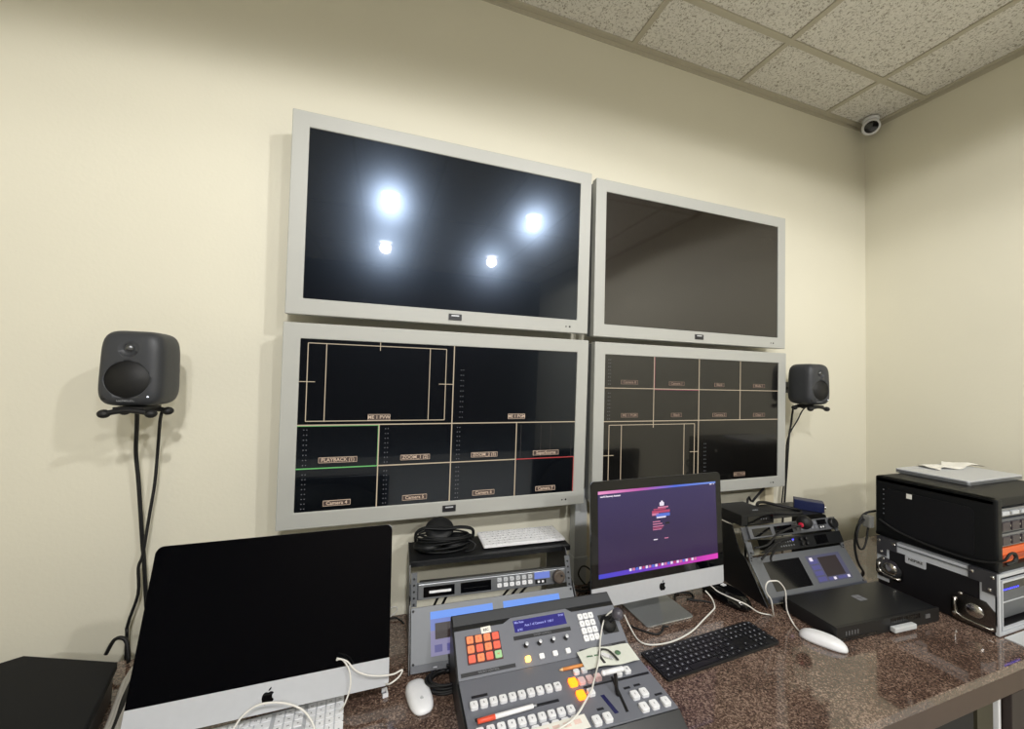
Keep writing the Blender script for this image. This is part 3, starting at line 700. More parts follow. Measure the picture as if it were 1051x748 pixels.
b = MB(FL @ T(0, 0, .0024)); b.prism([(.1265, .110), (.1325, .110), (.1165, .019), (.1095, .019)], 0, .0008, M_rub); b.build('lever_slot', lf)
b = MB(FL @ T(0, 0, .0024)); b.tube([(.1150, .061, 0), (.1145, .066, .014), (.117, .075, .032), (.1160, .078, .040)], .0060, M_rub, sm=3, flat=.6)
tlv = b.build('transition_lever', lf, 'black transition lever')
b = MB(FL @ T(.1105, .0785, .046)); b.tube([(-.024, 0, 0), (.024, .0, 0)], .0055, M_white, sm=0, n=12).ball(.0058, M_white, T(-.024, 0, 0)).ball(.0058, M_white, T(.024, 0, 0)); b.build('lever_grip', lf, 'white lever grip')
FLW = T(*SWO) @ RZ(SWR) @ Matrix.Scale(SK, 4) @ FL; FUW = T(*SWO) @ RZ(SWR) @ Matrix.Scale(SK, 4) @ FU
def onsw(P): return [tuple(o_+(c_-o_)*SK for c_, o_ in zip(p_, (-.227, -1.3935, 1.51))) for p_ in P]
def lay(name, label, cat, M, u, v, h, rz):   # a thing lying on the slanted panel
    o = thing(name, label, cat); o.matrix_world = M @ T(u, v, h) @ RZ(rz); return o
o = lay('sticky_note', 'small white note stuck above the red keys of the switcher', 'note', FUW, -.1494, .0978, .0026, .05)
b = MB(); b.box(-.013, .013, -.0075, .0075, 0, .0005, M_paper).text('REC', .008, M_ink, T(0, 0, .0006), depth=.0001, bold=.0002); b.build('paper', o)
o = lay('banknote', 'pale green banknote lying across the right side of the switcher', 'banknote', FLW, .148, .158, .0105, -.06)
b = MB(); n = 16; vs = []; fs = []
for i in range(n+1):
    for j in (0, 1):
        u = -.0735+.147*i/n; vs.append((u, -.0285+.057*j+.004*math.sin(i/n*PI)*j, .004*math.sin(i/n*PI*1.6)**2+.0005))
for i in range(n): fs.append((i*2, i*2+2, i*2+3, i*2+1))
b._add(vs, fs, M_note); b._add([(x, y, z-.0004) for x, y, z in vs], [f[::-1] for f in fs], M_note); b.build('paper', o)
b = MB(); b.cyl(.0075, .0042, .0046, M_green, T(.030, .004, 0), n=20); b.lathe([(.0001, .0046), (.010, .0046), (.016, .0042), (.0165, .0040)], M_green, T(.030, .004, -.0003)) if 0 else None
b.box(-.056, -.040, .003, .007, .0048, .0051, M_green); b.box(-.036, -.026, .003, .007, .0050, .0053, M_green)
b.build('seal', o, 'green seal')
b = MB(); b.tube([(-.020, -.022, .0052), (-.022, .004, .0054), (-.010, .020, .0050), (.008, .016, .0046), (.016, -.004, .0044), (.018, -.020, .0046)], .0035, M_ink, flat=.15, n=6); b.build('printed_border', o)
o = lay('sd_card', 'small white and silver memory stick lying on the banknote', 'memory stick', FLW, .141, .152, .0175, -.75)
b = MB(); b.bbox(-.014, .006, -.0045, .0045, 0, .004, .001, M_white).box(.006, .016, -.0035, .0035, .0005, .0035, M_alu); b.build('stick_body', o)
o = lay('pencil', 'orange pencil lying on the switcher beside the banknote', 'pencil', FLW, .044, .1545, .0068, .0)
b = MB(); b.lathe([(.0040, -.024), (.0040, .034)], M_pencil, RY(PI/2), 6).lathe([(.0040, .0), (.0012, .009)], mat('bare_wood', (228, 196, 150), rough=.6), T(-.024, 0, 0) @ RY(-PI/2), 6).cyl(.0042, 0, .008, M_paper, T(.034, 0, 0) @ RY(PI/2), n=10); b.build('shaft', o)
o = lay('marker_pen', 'white marker pen with red cap lying across the button rows', 'pen', FLW, -.146, .0700, .0145, .035)
b = MB(); b.cyl(.0046, -.030, .058, M_white, RY(PI/2), n=16, r2=.0042).cyl(.0030, .058, .066, M_alud, RY(PI/2), n=12); b.build('barrel', o)
b = MB(); b.cyl(.0050, .028, .066, M_red, RY(-PI/2), n=16, r2=.0046); b.build('cap', o, 'red cap')
o = lay('paper_label', 'cream paper strip lying over the button rows at the front of the switcher', 'paper', FLW, -.045, .018, .0112, .02)
b = MB(); b.box(-.075, .058, -.019, .011, 0, .0006, M_paper)
for k in range(5):
    b.box(-.068+k*.024, -.052+k*.024, -.006, .004, .0006, .0008, mat('pale_pink_ink', (232, 206, 196), rough=.8))
b.build('sheet', o)

# ------------------------------------------------------------------ desktop racks
PYZ = Matrix(((0, 0, 1, 0), (1, 0, 0, 0), (0, 1, 0, 0), (0, 0, 0, 1)))
def side_profile(top, back):
    return [(-.004, .002), (.002, .012), (.081, .128), (.105, .140), (.142, top), (back, top), (back, .002)]
def rack_stand(label, x, y, rz, top, back):
    t = thing('desktop_rack', label, 'rack', (x, y, DZ), rz, 'angled desktop racks')
    for s_ in (-1, 1):
        b = MB(PYZ); b.prism(side_profile(top, back), s_*.2445-.0018, s_*.2445+.0018, M_blks); b.build('side_panel', t, bevel=.0006)
    return t
def rails(t, M, h, x=.2335):
    for s_ in (-1, 1):
        b = MB(M); b.box(s_*x-.008, s_*x+.008, .0065, .010, 0, h, M_panel)
        k = .006
        while k < h: b.cyl(.0028, 0, .002, M_rub, T(s_*x, .0065, k) @ RX(PI/2), n=10); k += .0159
        b.build('rail', t)
def monitors(label, t0, x, y, z, rz, a, lit, group):
    """dual-screen rack monitor, 3U"""
    o = thing('dual_rack_monitor', label, 'rack monitor', (x, y, z), rz, group)
    M = T(0, 0, 0) @ RX(-a)
    b = MB(M); b.box(-.2413, .2413, 0, .004, 0, .1405, M_panel).box(-.215, .215, .004, .030, .032, .134, M_blk); b.build('face_plate', o, bevel=.0012)
    b = MB(M); b.box(-.2413, .2413, -.006, 0, -.002, .014, M_lip)
    for k in range(7): b.box(.060+k*.0075, .0635+k*.0075, -.0064, -.0059, .001, .0045, M_blegend)
    b.box(-.185, -.175, -.0064, -.0059, .003, .0055, M_blegend).box(-.150, -.144, -.0064, -.0059, .003, .0055, M_blegend)
    b.build('lower_lip', o, bevel=.0012)
    for s_ in (-1, 1):
        b = MB(M)
        for zz in (.012, .128): b.cyl(.0032, 0, .0015, M_rub, T(s_*.2345, .0002, zz+.004) @ RX(PI/2), n=12)
        b.build('screw', o)
    for n_, (x0, x1) in enumerate(((-.1895, -.0140), (.0175, .1925))):
        b = MB(M); D = .0005
        if lit:
            b.box(x0, x1, -D, .002, .0265, .1215, E_sv); b.box(x0, x1, -D*2, 0, .108, .1255, E_svb)
            b.box(x0, x1, -D*1.6, 0, .082, .108, mat('mid_blue_monitor_picture', (5, 5, 9), emit=(110, 130, 205), estr=.8))
            b.box(x0+.012, x0+.060, -D*3, 0, .062, .098, E_svk).box(x0+.064, x0+.085, -D*3, 0, .068, .098, E_svd).box(x0+.095, x1-.01, -D*3, 0, .06, .098, E_svd)
            for k in range(5): b.box(x0+.010+k*.032, x0+.030+k*.032, -D*3, 0, .034, .050, E_svd)
        elif n_ == 0: b.box(x0, x1, -D, .002, .0285, .1205, M_gloss2)
        else:
            b.box(x0, x1, -D, .002, .030, .1195, mat('smoky_violet_screen', (66, 66, 86), emit=(84, 84, 112), estr=.35))
            b.box(x0+.055, x1-.022, -D*2, 0, .046, .1110, E_svk)
            for k in range(4): b.box(x0+.006, x0+.046, -D*2, 0, .0345+k*.019, .0485+k*.019, E_svd)
            b.box(x0+.012, x0+.027, -D*3, 0, .101, .113, E_white)
            for k, m in enumerate((E_svd, E_white, E_svd, E_svd, E_white)): b.box(x0+.058+k*.024, x0+.058+k*.024+(.012 if m is E_white else .02), -D*3, 0, .034, .0425, m)
        b.build('screen', o, 'lit blue and violet screen' if lit else ('black screen' if n_ == 0 else 'dim screen with violet icons'))
    return o
def deck(label, x, y, z, rz, a, face, group, slotlit):
    """1U recorder with two card slots, buttons, small display and jog wheel"""
    o = thing('rack_recorder', label, 'recorder', (x, y, z), rz, group); M = RX(-a)
    b = MB(M); b.box(-.2413, .2413, 0, .004, 0, .0440, face).box(-.214, .214, .004, .030, .002, .042, M_blks); b.build('chassis', o, bevel=.0008)
    b = MB(M); b.box(-.219, .2230, -.010, 0, .0025, .0425, M_alud if face is M_panel else mat('mid_grey_bezel', (92, 94, 98), rough=.4)); fb = b.build('front_bezel', o, bevel=.0015)
    Y = -.0100
    for x0, x1 in ((-.204, -.117), (-.0995, -.0105)):
        b = MB(M); b.box(x0, x1, Y-.0006, Y+.001, .0080, .0350, M_gloss2)
        if slotlit and x0 < -.15: b.box(x0+.016, x1-.010, Y-.0012, Y, .0175, .0240, M_white)
        else: b.box(x0+.008, x1-.008, Y-.0012, Y, .0190, .0200, M_blks)
        b.build('drive_slot', fb)
    for r in range(2):
        for k in range(6):
            b = MB(M); cx = .0145+k*.0190; cz = .0315-r*.0145
            b.rrect(cx-.0066, cx+.0066, cz-.0052, cz+.0052, .002, 0, .0025, (M_alu if r == 0 else M_key) if slotlit else M_legend, T(0, Y, 0) @ FRONT, k=2)
            b.text('o<>#+='[k], .006, M_legend, T(0, Y, 0) @ FRONT @ T(cx, cz, .0026), depth=.0001); b.build('transport_button', fb)
    b = MB(M); b.box(.1235, .1725, Y-.0006, Y+.001, .0220, .0400, (mat('pale_blue_lcd', (30, 36, 60), emit=(120, 140, 225), estr=.8) if slotlit else M_gloss2))
    b.box(.1255, .1600, Y-.0006, Y+.001, .0080, .0200, M_blks).box(.133, .140, Y-.001, Y, .011, .017, M_white).box(.146, .153, Y-.001, Y, .011, .017, M_white); b.build('status_display', fb)
    b = MB(M @ T(.1995, Y, .0235) @ RX(PI/2)); b.lathe([(.0185, 0), (.0185, .012), (.0165, .0145), (.012, .0138), (.0001, .0132)], M_brown if slotlit else M_blk, n=28)
    b.lathe([(.0035, 0), (.003, .001), (.0001, .0012)], M_blk, T(.007, .004, .0135), 10); b.build('jog_wheel', fb, 'round jog wheel')
    return o
RG = 'angled desktop racks'
# left rack
LX, LY = .106, -.388
r1 = rack_stand('black angled rack left of centre with a shelf on top, behind the switcher', LX, LY, -.04, .208, .30)
b = MB(T(.013, .165-.003, .2035)); b.box(-.257, .257, 0, .138, 0, .0035, M_blks).box(-.257, .257, -.0025, 0, -.012, .0035, M_blks); b.build('top_shelf', r1, bevel=.0006)
rails(r1, T(0, .078, .121) @ RX(-.28), .085)
monitors('dual screen rack monitor with bright blue pictures, half hidden behind the switcher', None, LX, LY-.002, .7565, -.035, .62, True, 'dual screen rack monitors')
deck('silver rack recorder with brown jog wheel in the left rack below the shelf', .106, -.292, .8775, -.061, .194, M_panel, 'rack recorders', True)
# right rack
RX_, RY_ = 1.277, -.430
r2 = rack_stand('black angled rack right of the lit computer, stacked with units', RX_, RY_, -.027, .225, .28)
b = MB(T(0, .142, .2305)); b.box(-.2455, .2455, 0, .14, 0, .003, M_blks); b.build('top_plate', r2, bevel=.0006)
rails(r2, T(0, .062, .130) @ RX(-.393), .092)
monitors('dual screen rack monitor with one black and one dim violet screen, right rack', None, 1.283, -.433, .765, -.028, .617, False, 'dual screen rack monitors')
MU = RX(-.393)
def upos(v): return (1.270, -.367+v*math.sin(.393), .893+v*math.cos(.393))
deck('dark rack recorder atop the right rack, under the foam ball', *upos(.053), -.024, .393, M_drk, 'rack recorders', False)
o = thing('camera_control_unit', 'short black rack unit with rows of small buttons, below the dark recorder', 'control unit', upos(.004), -.024)
b = MB(MU); b.box(-.105, .2413, 0, .004, 0, .042, M_blks).prism([(-.105, 0), (-.19, .002), (-.105, .030)], -.004, 0, M_blk, FRONT).box(-.10, .214, .004, .08, .002, .040, M_blks); b.build('chassis', o, bevel=.0008)
b = MB(MU); b.box(-.2413, -.216, 0, .003, 0, .042, M_panel).cyl(.003, 0, .002, M_rub, T(-.231, 0, .008) @ RX(PI/2), n=10); b.build('rack_ear', o, 'grey rack ear')
for k in range(12):
    b = MB(MU); cx = -.082+(k % 6)*.0125; cz = .028-(k//6)*.013; b.cyl(.0028, 0, .003, M_alud, T(cx, 0, cz) @ RX(PI/2), n=10); b.build('small_button', o)
for k in range(4):
    b = MB(MU); b.cyl(.0068, 0, .010, M_blk, T(.020+(k % 2)*.026, 0, .030-(k//2)*.017) @ RX(PI/2), n=14); b.build('knob', o)
b = MB(MU); b.box(.095, .160, -.001, .001, .006, .036, M_gloss2); b.build('display_window', o)
b = MB(MU); b.box(-.020, -.012, -.002, 0, .030, .035, E_bled); b.build('indicator_light', o, 'small blue light')
o = thing('foam_ball_microphone', 'black foam ball microphone with red ring on the dark recorder', 'microphone', (1.272, -.383, 1.000))
b = MB(); b.ball(.0245, M_rub, T(0, 0, 0), n=20); b.build('windscreen', o)
b = MB(); b.cyl(.0085, 0, .006, M_redring, T(-.024, -.006, -.006) @ RY(-1.3), n=16); b.build('ring', o, 'red ring')
b = MB(); b.tube([(-.030, -.008, -.008), (-.07, -.004, -.010), (-.14, 0, -.03), (-.21, -.02, -.05), (-.26, -.01, -.06)], .0035, M_rub); b.build('stem', o)
o = thing('power_supply_box', 'black box with small white lettering on the left of the right rack', 'box', (1.115, -.258, .9842), -.027)
b = MB(); b.bbox(-.078, .078, -.068, .068, .0005, .040, .003, M_blk).text('AVID', .012, M_blegend, T(.03, -.03, .0402), depth=.0002); b.build('housing', o)
b = MB(); b.box(-.05, .07, -.0695, -.0675, .006, .034, M_gloss2)
for k in range(3): b.box(.010+k*.012, .014+k*.012, -.0703, -.0693, .020, .023, M_legend)
b.build('front_panel', o)
o = thing('blue_converter_box', 'small navy blue box standing at the right end of the right rack', 'converter', (1.492, -.250, .9842), -.90)
b = MB(); b.bbox(-.050, .050, -.024, .024, .0005, .040, .002, M_blue); b.build('housing', o)
b = MB(); b.box(.0502, .0515, -.022, .022, .003, .037, M_blk).cyl(.006, 0, .006, M_steel, T(.0515, -.009, .020) @ RY(PI/2), n=12).cyl(.005, 0, .006, M_steel, T(.0515, .010, .020) @ RY(PI/2), n=12); b.build('connector_panel', o)
GB = 'black cables lying on the right rack'
cable('rack_cable', 'black cable looping over the top of the right rack', 'cable', [(1.20, -.27, .99), (1.24, -.22, 1.015), (1.31, -.19, 1.01), (1.38, -.20, .995), (1.43, -.25, .988), (1.40, -.28, .986), (1.32, -.26, .986), (1.25, -.25, .99)], .006, M_rub, GB)
cable('rack_cable', 'black cable hanging across the gap in the front of the right rack', 'cable', [(1.03, -.405, .905), (1.08, -.395, .925), (1.14, -.385, .945), (1.20, -.39, .955), (1.16, -.375, .93), (1.09, -.395, .905), (1.07, -.41, .895)], .0035, M_rub, GB)

# ------------------------------------------------------------------ headphones and cables on the shelf
hz = .9625
o = thing('headphones', 'black headphones bundled with their cable on the black shelf', 'headphones', (-.022, -.152, hz), -.05); o.scale = (1.17, 1.10, .98)
b = MB()
for s_ in (-1, 1):
    b.lathe([(.030, 0), (.037, .005), (.038, .014), (.033, .022), (.022, .026), (.0001, .027)], M_bag, T(s_*.034-.01, .008*s_, .001) @ RX(.12*s_), 28)
b.build('ear_cup', o)
b = MB(); b.lathe([(.018, .0), (.037, .0), (.040, .008), (.037, .016), (.018, .016)], M_bag, T(-.012, .020, .050) @ RX(.75) @ T(0, 0, -.01), 28); b.build('ear_pad', o)
b = MB(); b.tube([(-.076, .012, .020), (-.074, .014, .045), (-.050, .010, .060), (0, .006, .055), (.045, .006, .056), (.078, .008, .045), (.080, .006, .020)], .0085, M_bag, flat=.5); b.build('headband', o)
b = MB(); 
for k in range(6):
    P = []
    for i in range(13):
        a = 2*PI*i/12+k*.4; P.append((-.002+(.070+.005*math.sin(k*2.1))*math.cos(a), -.012+(.030+.004*math.cos(k*1.7))*math.sin(a), .010+k*.0072+.006*math.sin(a+k)))
    b.tube(P, .0030, M_bag, n=6, sm=3)
b.tube([(.06, -.03, .03), (.078, -.036, .018), (.072, -.045, .0045), (.05, -.052, .0035)], .003, M_bag, n=6)
b.build('coiled_cable', o)
G4 = 'black cable ends behind the left rack'
for i, (cx, lab) in enumerate(((-.055, 'leftmost of the thin black cable ends below the silver recorder'), (-.030, 'second from the left of the thin black cable ends below the silver recorder'), (.165, 'thick black cable end below the silver recorder buttons'), (.195, 'black cable end below the recorder, right of the thick one'), (.225, 'rightmost thin black cable end below the silver recorder display'))):
    cable('cable_end', lab, 'cable', [(cx+.02, -.262, .905), (cx+.01, -.262, .885), (cx, -.266, .868), (cx-.005, -.20, .80), (cx-.005, -.15, .754)], .0035, M_rub, G4)
# cable tangle behind the rack, near the wall
cable('looped_cable', 'thin black cable standing in a loop on the desk left of the lit computer', 'cable', [(.505, -.13, .755), (.4893, -.125, .7727), (.4805, -.12, .7926), (.4922, -.12, .8155), (.5128, -.12, .8138), (.5412, -.12, .7884), (.5599, -.125, .7628), (.555, -.14, .755)], .0028, M_rub)
cable('looped_cable', 'smaller black cable loop beside the lit computer, inside the larger loop', 'cable', [(.530, -.16, .755), (.512, -.155, .775), (.520, -.15, .797), (.545, -.15, .795), (.57, -.15, .775), (.58, -.16, .757)], .0025, M_rub)
b = MB()
for k in range(7):
    a = k*1.3; P = [(.43+.03*k+.02*math.sin(a), -.16+.03*math.cos(a), .756+.004*(k % 3)), (.46+.02*k, -.175+.02*math.sin(a), .762), (.50+.012*k, -.15-.02*math.cos(a), .758+.003*k), (.56+.006*k, -.17, .756)]
    b.tube(P, .0035, M_rub, n=6)
tag(b.build('cable_tangle'), 'heap of black cables on the desk behind the switcher, left of lit computer', 'cables', kind='stuff')
cable('white_cable', 'small white cable loop at the back of the desk, right of the switched-off computer', 'cable', [(-.22, -.13, .753), (-.19, -.125, .775), (-.165, -.125, .782), (-.158, -.125, .772), (-.17, -.13, .762), (-.20, -.14, .753)], .0020, M_cable, 'white charging cables')
cable('short_cable', 'thin black cable on the desk between the left rack and the switched-off computer', 'cable', [(-.23, -.17, .753), (-.19, -.145, .756), (-.165, -.14, .757), (-.150, -.15, .753), (-.140, -.17, .753)], .0025, M_rub)
b = MB()
for k in range(6):
    P = []
    for i in range(11):
        a = 2*PI*i/12+k*.5; P.append((-.052+(.045+.006*math.sin(k*2))*math.cos(a), -.432+(.030+.004*math.cos(k))*math.sin(a), .7545+.0035*k))
    b.tube(P, .0033, M_rub, n=6, sm=3)
tag(b.build('coiled_cable'), 'coil of black cable on the desk between white mouse and switcher', 'cable')
cable('short_cable', 'short black cable on the desk in front of the lit computer foot', 'cable', [(.52, -.37, .753), (.545, -.405, .753), (.575, -.43, .753), (.60, -.425, .755), (.62, -.408, .7545), (.635, -.412, .753)], .003, M_rub)
cable('short_cable', 'curled black cable on the desk behind the lit computer foot, right side', 'cable', [(.76, -.30, .753), (.79, -.27, .754), (.84, -.28, .754), (.83, -.31, .755), (.80, -.31, .754), (.85, -.335, .754), (.87, -.35, .753)], .003, M_rub)
GW = 'white charging cables'
cable('white_cable', 'thin white cable hooked down over the switched-off computer chin', 'cable', [(-.3039, -.4388, .8647), (-.2914, -.439, .8637), (-.2779, -.444, .8472), (-.2718, -.4497, .8288), (-.2717, -.4564, .8075), (-.2817, -.4617, .7807), (-.29, -.45, .760)], .0018, M_cable, GW)
cable('white_cable', 'thin white cable draped to the right edge of the switched-off computer', 'cable', [(-.3027, -.4404, .8696), (-.2809, -.4431, .8604), (-.2622, -.4491, .8408), (-.2362, -.453, .8274), (-.2049, -.4549, .8206), (-.1786, -.4552, .8191), (-.1599, -.4537, .8235), (-.1677, -.4574, .8116), (-.1887, -.4605, .8024), (-.199, -.435, .790)], .0018, M_cable, GW)
cable('white_cable', 'white cable arching over the back of the white full-size keyboard', 'cable', [(-.505, -.4849, .7650), (-.494, -.4789, .7803), (-.4847, -.4747, .7936), (-.4716, -.4695, .81), (-.4497, -.4657, .8215), (-.4217, -.4656, .8214), (-.3923, -.4677, .8138), (-.3639, -.4721, .799), (-.345, -.482, .782), (-.335, -.49, .765)], .0020, M_cable, GW)
cable('white_cable', 'white cable curving on the desk from the lit computer to the switcher', 'cable', [(.8296, -.362, .806), (.846, -.372, .785), (.8566, -.375, .757), (.8368, -.385, .753), (.7675, -.4154, .753), (.6874, -.4503, .753), (.6079, -.4688, .753), (.5496, -.4682, .753), (.5139, -.4555, .753), (.506, -.4296, .753), (.512, -.3906, .758), (.500, -.375, .79)], .0022, M_cable, GW)
cable('white_cable', 'white cable trailing down over the switcher from the joystick', 'cable', onsw([(.4173, -.4355, .8518), (.3924, -.4432, .8456), (.3705, -.4587, .8337), (.3457, -.4872, .812), (.3207, -.5248, .8085), (.2928, -.56, .8066), (.261, -.5956, .8046), (.2489, -.6097, .8038), (.228, -.6257, .8029), (.1938, -.6511, .8015), (.1673, -.6649, .8007), (.1408, -.6718, .8003), (.1027, -.6821, .7997), (.06, -.69, .797)]), .0020, M_cable, GW)
cable('white_cable', 'white cable looping up over the right rack monitor to the white mouse', 'cable', [(.866, -.335, .812), (.8775, -.347, .803), (.8763, -.3654, .80), (.883, -.3944, .80), (.8915, -.4184, .80), (.9196, -.4423, .79), (.9577, -.446, .765), (.983, -.4488, .755), (1.000, -.458, .754), (.990, -.478, .764), (.9572, -.5, .8043), (.9504, -.5, .8333), (.9336, -.5, .8539), (.9265, -.5, .8729), (.9359, -.5, .8897), (.9584, -.5, .8904), (.9842, -.5, .8837), (1.0122, -.5, .8531), (1.0158, -.5, .8157), (1.022, -.50, .785), (1.026, -.515, .757), (1.015, -.535, .754), (1.005, -.552, .757)], .0020, M_cable, GW)
o = thing('charging_adapter', 'small white square charging adapter beside the switched-off computer', 'adapter', (-.196, -.421, DZ), .15)
b = MB(); b.box(-.006, .006, -.010, -.007, .0005, .009, M_white).box(-.006, .006, .007, .010, .0005, .009, M_white).box(.003, .006, -.007, .007, .0005, .009, M_white).box(-.006, .003, -.007, .007, .0005, .002, M_alud); b.build('body', o)

# ------------------------------------------------------------------ black 1U unit lying on the desk
o = thing('rack_unit', 'flat black rack unit with white handle lying on the desk by the flight case', 'rack unit', (1.292, -.622, DZ), -.054)
b = MB(); b.box(-.2235, .2235, .004, .165, .003, .044, M_blks); b.build('chassis', o, bevel=.0015)
b = MB(); b.box(-.2265, .2265, -.004, .0035, .002, .045, M_blk)
for k in range(18): b.box(.002+k*.0075, .0065+k*.0075, -.0050, -.0035, .026, .040, M_gloss2)
for k in range(5): b.box(-.19+k*.012, -.186+k*.012, -.0050, -.0035, .018, .030, M_alud)
b.box(-.215, -.060, -.0048, -.0035, .006, .012, M_gloss2).box(.16, .18, -.006, -.0035, .02, .032, M_alud); b.build('front_panel', o)
b = MB(); b.bbox(-.006, .092, -.020, -.0055, .006, .021, .003, M_cond); b.build('handle', o, 'white handle')
b = MB(); b.text('Z', .001, M_legend) if 0 else None
for (x0, y0) in ((.012, .084), (.030, .084), (.012, .100), (.030, .100)):
    b.prism([(x0, y0), (x0+.016, y0), (x0+.016, y0+.014), (x0, y0+.014)], .0441, .0446, M_legend)
b.build('logo', o, 'pale square logo')
for s_ in (-1, 1):
    b = MB(); b.cyl(.010, .0003, .003, M_rub, T(s_*.18, .02, 0), n=14).cyl(.010, .0003, .003, M_rub, T(s_*.18, .15, 0), n=14); b.build('foot', o)

# ------------------------------------------------------------------ flight case, rack on it, laptop
CX0, CX1, CY0, CY1, CH = 1.590, 2.110, -.738, -.436, .188
o = thing('flight_case', 'black flight case with silver edges standing on the right end of the desk', 'case', ((CX0+CX1)/2, (CY0+CY1)/2, DZ))
MC = T(-(CX0+CX1)/2, -(CY0+CY1)/2, 0)
b = MB(MC); th = .009
b.box(CX0+.002, CX0+th, CY0+.004, CY1-.002, .004, CH-.002, M_case).box(CX1-th, CX1-.002, CY0+.004, CY1-.002, .004, CH-.002, M_case)
b.box(CX0+th, CX1-th, CY0+.004, CY1-.002, .004, .004+th, M_case).box(CX0+th, CX1-th, CY0+.004, CY1-.002, CH-.002-th, CH-.002, M_case).box(CX0+th, CX1-th, CY1-.012, CY1-.002, .004+th, CH-.002-th, M_case); b.build('shell', o)
e = .036
b = MB(MC)
b.box(CX0, CX0+.0018, CY0, CY1, CH-e, CH, M_ext).box(CX0, CX0+e, CY0, CY1, CH-.0018, CH, M_ext); 
b.box(CX0-.0015, CX0+.001, CY0, CY1, CH-.016, CH-.011, M_alud)
b.build('top_edge_extrusion', o, 'silver top edge')
b = MB(MC); b.box(CX1-e, CX1, CY0, CY1, CH-.0018, CH, M_ext).box(CX1-.0018, CX1, CY0, CY1, CH-e, CH, M_ext); b.build('top_edge_extrusion', o, 'silver top edge')
b = MB(MC); b.box(CX0, CX0+.0018, CY0, CY0+e, .03, CH-e, M_ext); b.build('corner_extrusion', o, 'silver corner edge')
b = MB(MC); b.box(CX0, CX0+.0018, CY1-e, CY1, .03, CH-e, M_ext); b.build('corner_extrusion', o, 'silver corner edge')
b = MB(MC)
b.ring((CX0, CX1, .003, CH), (CX0+.010, CX1-.010, .013, CH-.010), CY0-.004, CY0+.004, M_ext)
b.ring((CX0+.022, CX1-.022, .016, CH-.022), (CX0+.027, CX1-.027, .021, CH-.028), CY0-.003, CY0+.004, M_ext); b.build('front_frame', o, 'silver front frame')
def bracket(n_, y0, y1, z0, z1):
    b = MB(MC); b.box(CX0-.0035, CX0-.0004, y0, y1, CH-e-.001, CH+.0005, M_brk)
    ym = (y0, y0+.030) if n_ == 0 else (y1-.030, y1)
    b.box(CX0-.0035, CX0-.0004, ym[0], ym[1], max(z0, CH-.066), CH-e, M_brk).box(CX0-.0035, CX0+.020, y0, y1, CH+.0002, CH+.002, M_brk)
    for (yy, zz) in ((y0+.008, CH-.012), (y1-.008, CH-.012), ((ym[0]+ym[1])/2, CH-.052)):
        b.ball(.0055, M_steel, T(CX0-.004, yy, zz), sx=.5)
    b.build('corner_bracket', o, 'riveted corner bracket')
bracket(0, CY0, CY0+.060, CH-.064, 0); bracket(1, CY1-.060, CY1, CH-.064, 0)
for (y0, y1, n_) in ((CY0+.002, CY0+.100, 0), (CY1-.075, CY1+.002, 1)):
    b = MB(MC); z0, z1 = (.006, .100) if n_ == 0 else (.045, .120)
    P = [(y0, z0+.008), (y0+.010, z0), (y1-.010, z0), (y1, z0+.012), (y1, z1-.022), (y1-.020, z1), (y0+.02, z1-.006), (y0, z1-.03)]
    b.prism(P, CX0-.004, CX0-.0006, mat('dark_chrome', (120, 118, 114), rough=.2, metal=1.), PYZ)
    b.ball(.022, M_steel, T(CX0-.003, (y0+y1)/2-.004, (z0+z1)/2), sx=.35)
    for (yy, zz) in ((y0+.008, z0+.012), (y1-.008, z0+.016), (y1-.010, z1-.03), (y1-.022, z1-.008)):
        b.ball(.0055, M_steel, T(CX0-.0045, yy, zz), sx=.6)
    b.tube([(CX0-.006, y0+.006, z0+.01), (CX0-.008, (y0+y1)/2, z0+.012), (CX0-.006, y1-.012, z0+.02), (CX0-.006, y1-.010, z1-.026)], .003, M_steel, sm=2)
    b.build('butterfly_latch' if n_ == 0 else 'ball_corner', o, 'shiny metal fitting')
b = MB(MC @ T(CX0-.0008, -.548, .140) @ RZ(-PI/2)); 
b.rrect(-.028, .028, -.014, .014, .004, 0, .0018, M_alu, FRONT); b.text('NSPIRE', .0125, M_ink, FRONT @ T(0, .002, .0019), depth=.0002, bold=.0004); b.build('name_plate', o, 'silver name plate')
o = thing('rack_device', 'grey device with blue lights mounted inside the flight case', 'rack device', (1.85, -.70, DZ+.022))
b = MB(); b.box(-.225, .225, -.012, .20, 0, .135, M_panel); b.build('chassis', o, bevel=.001)
b = MB(); b.box(-.222, .222, -.018, -.0125, .092, .128, M_gloss2)
for k in range(12): b.box(-.215+k*.012, -.208+k*.012, -.0195, -.0178, .094, .098, E_bled)
b.build('light_strip', o, 'dark strip with blue lights')
b = MB(); b.box(-.222, .222, -.014, -.0122, .050, .053, M_alu); b.build('seam', o)
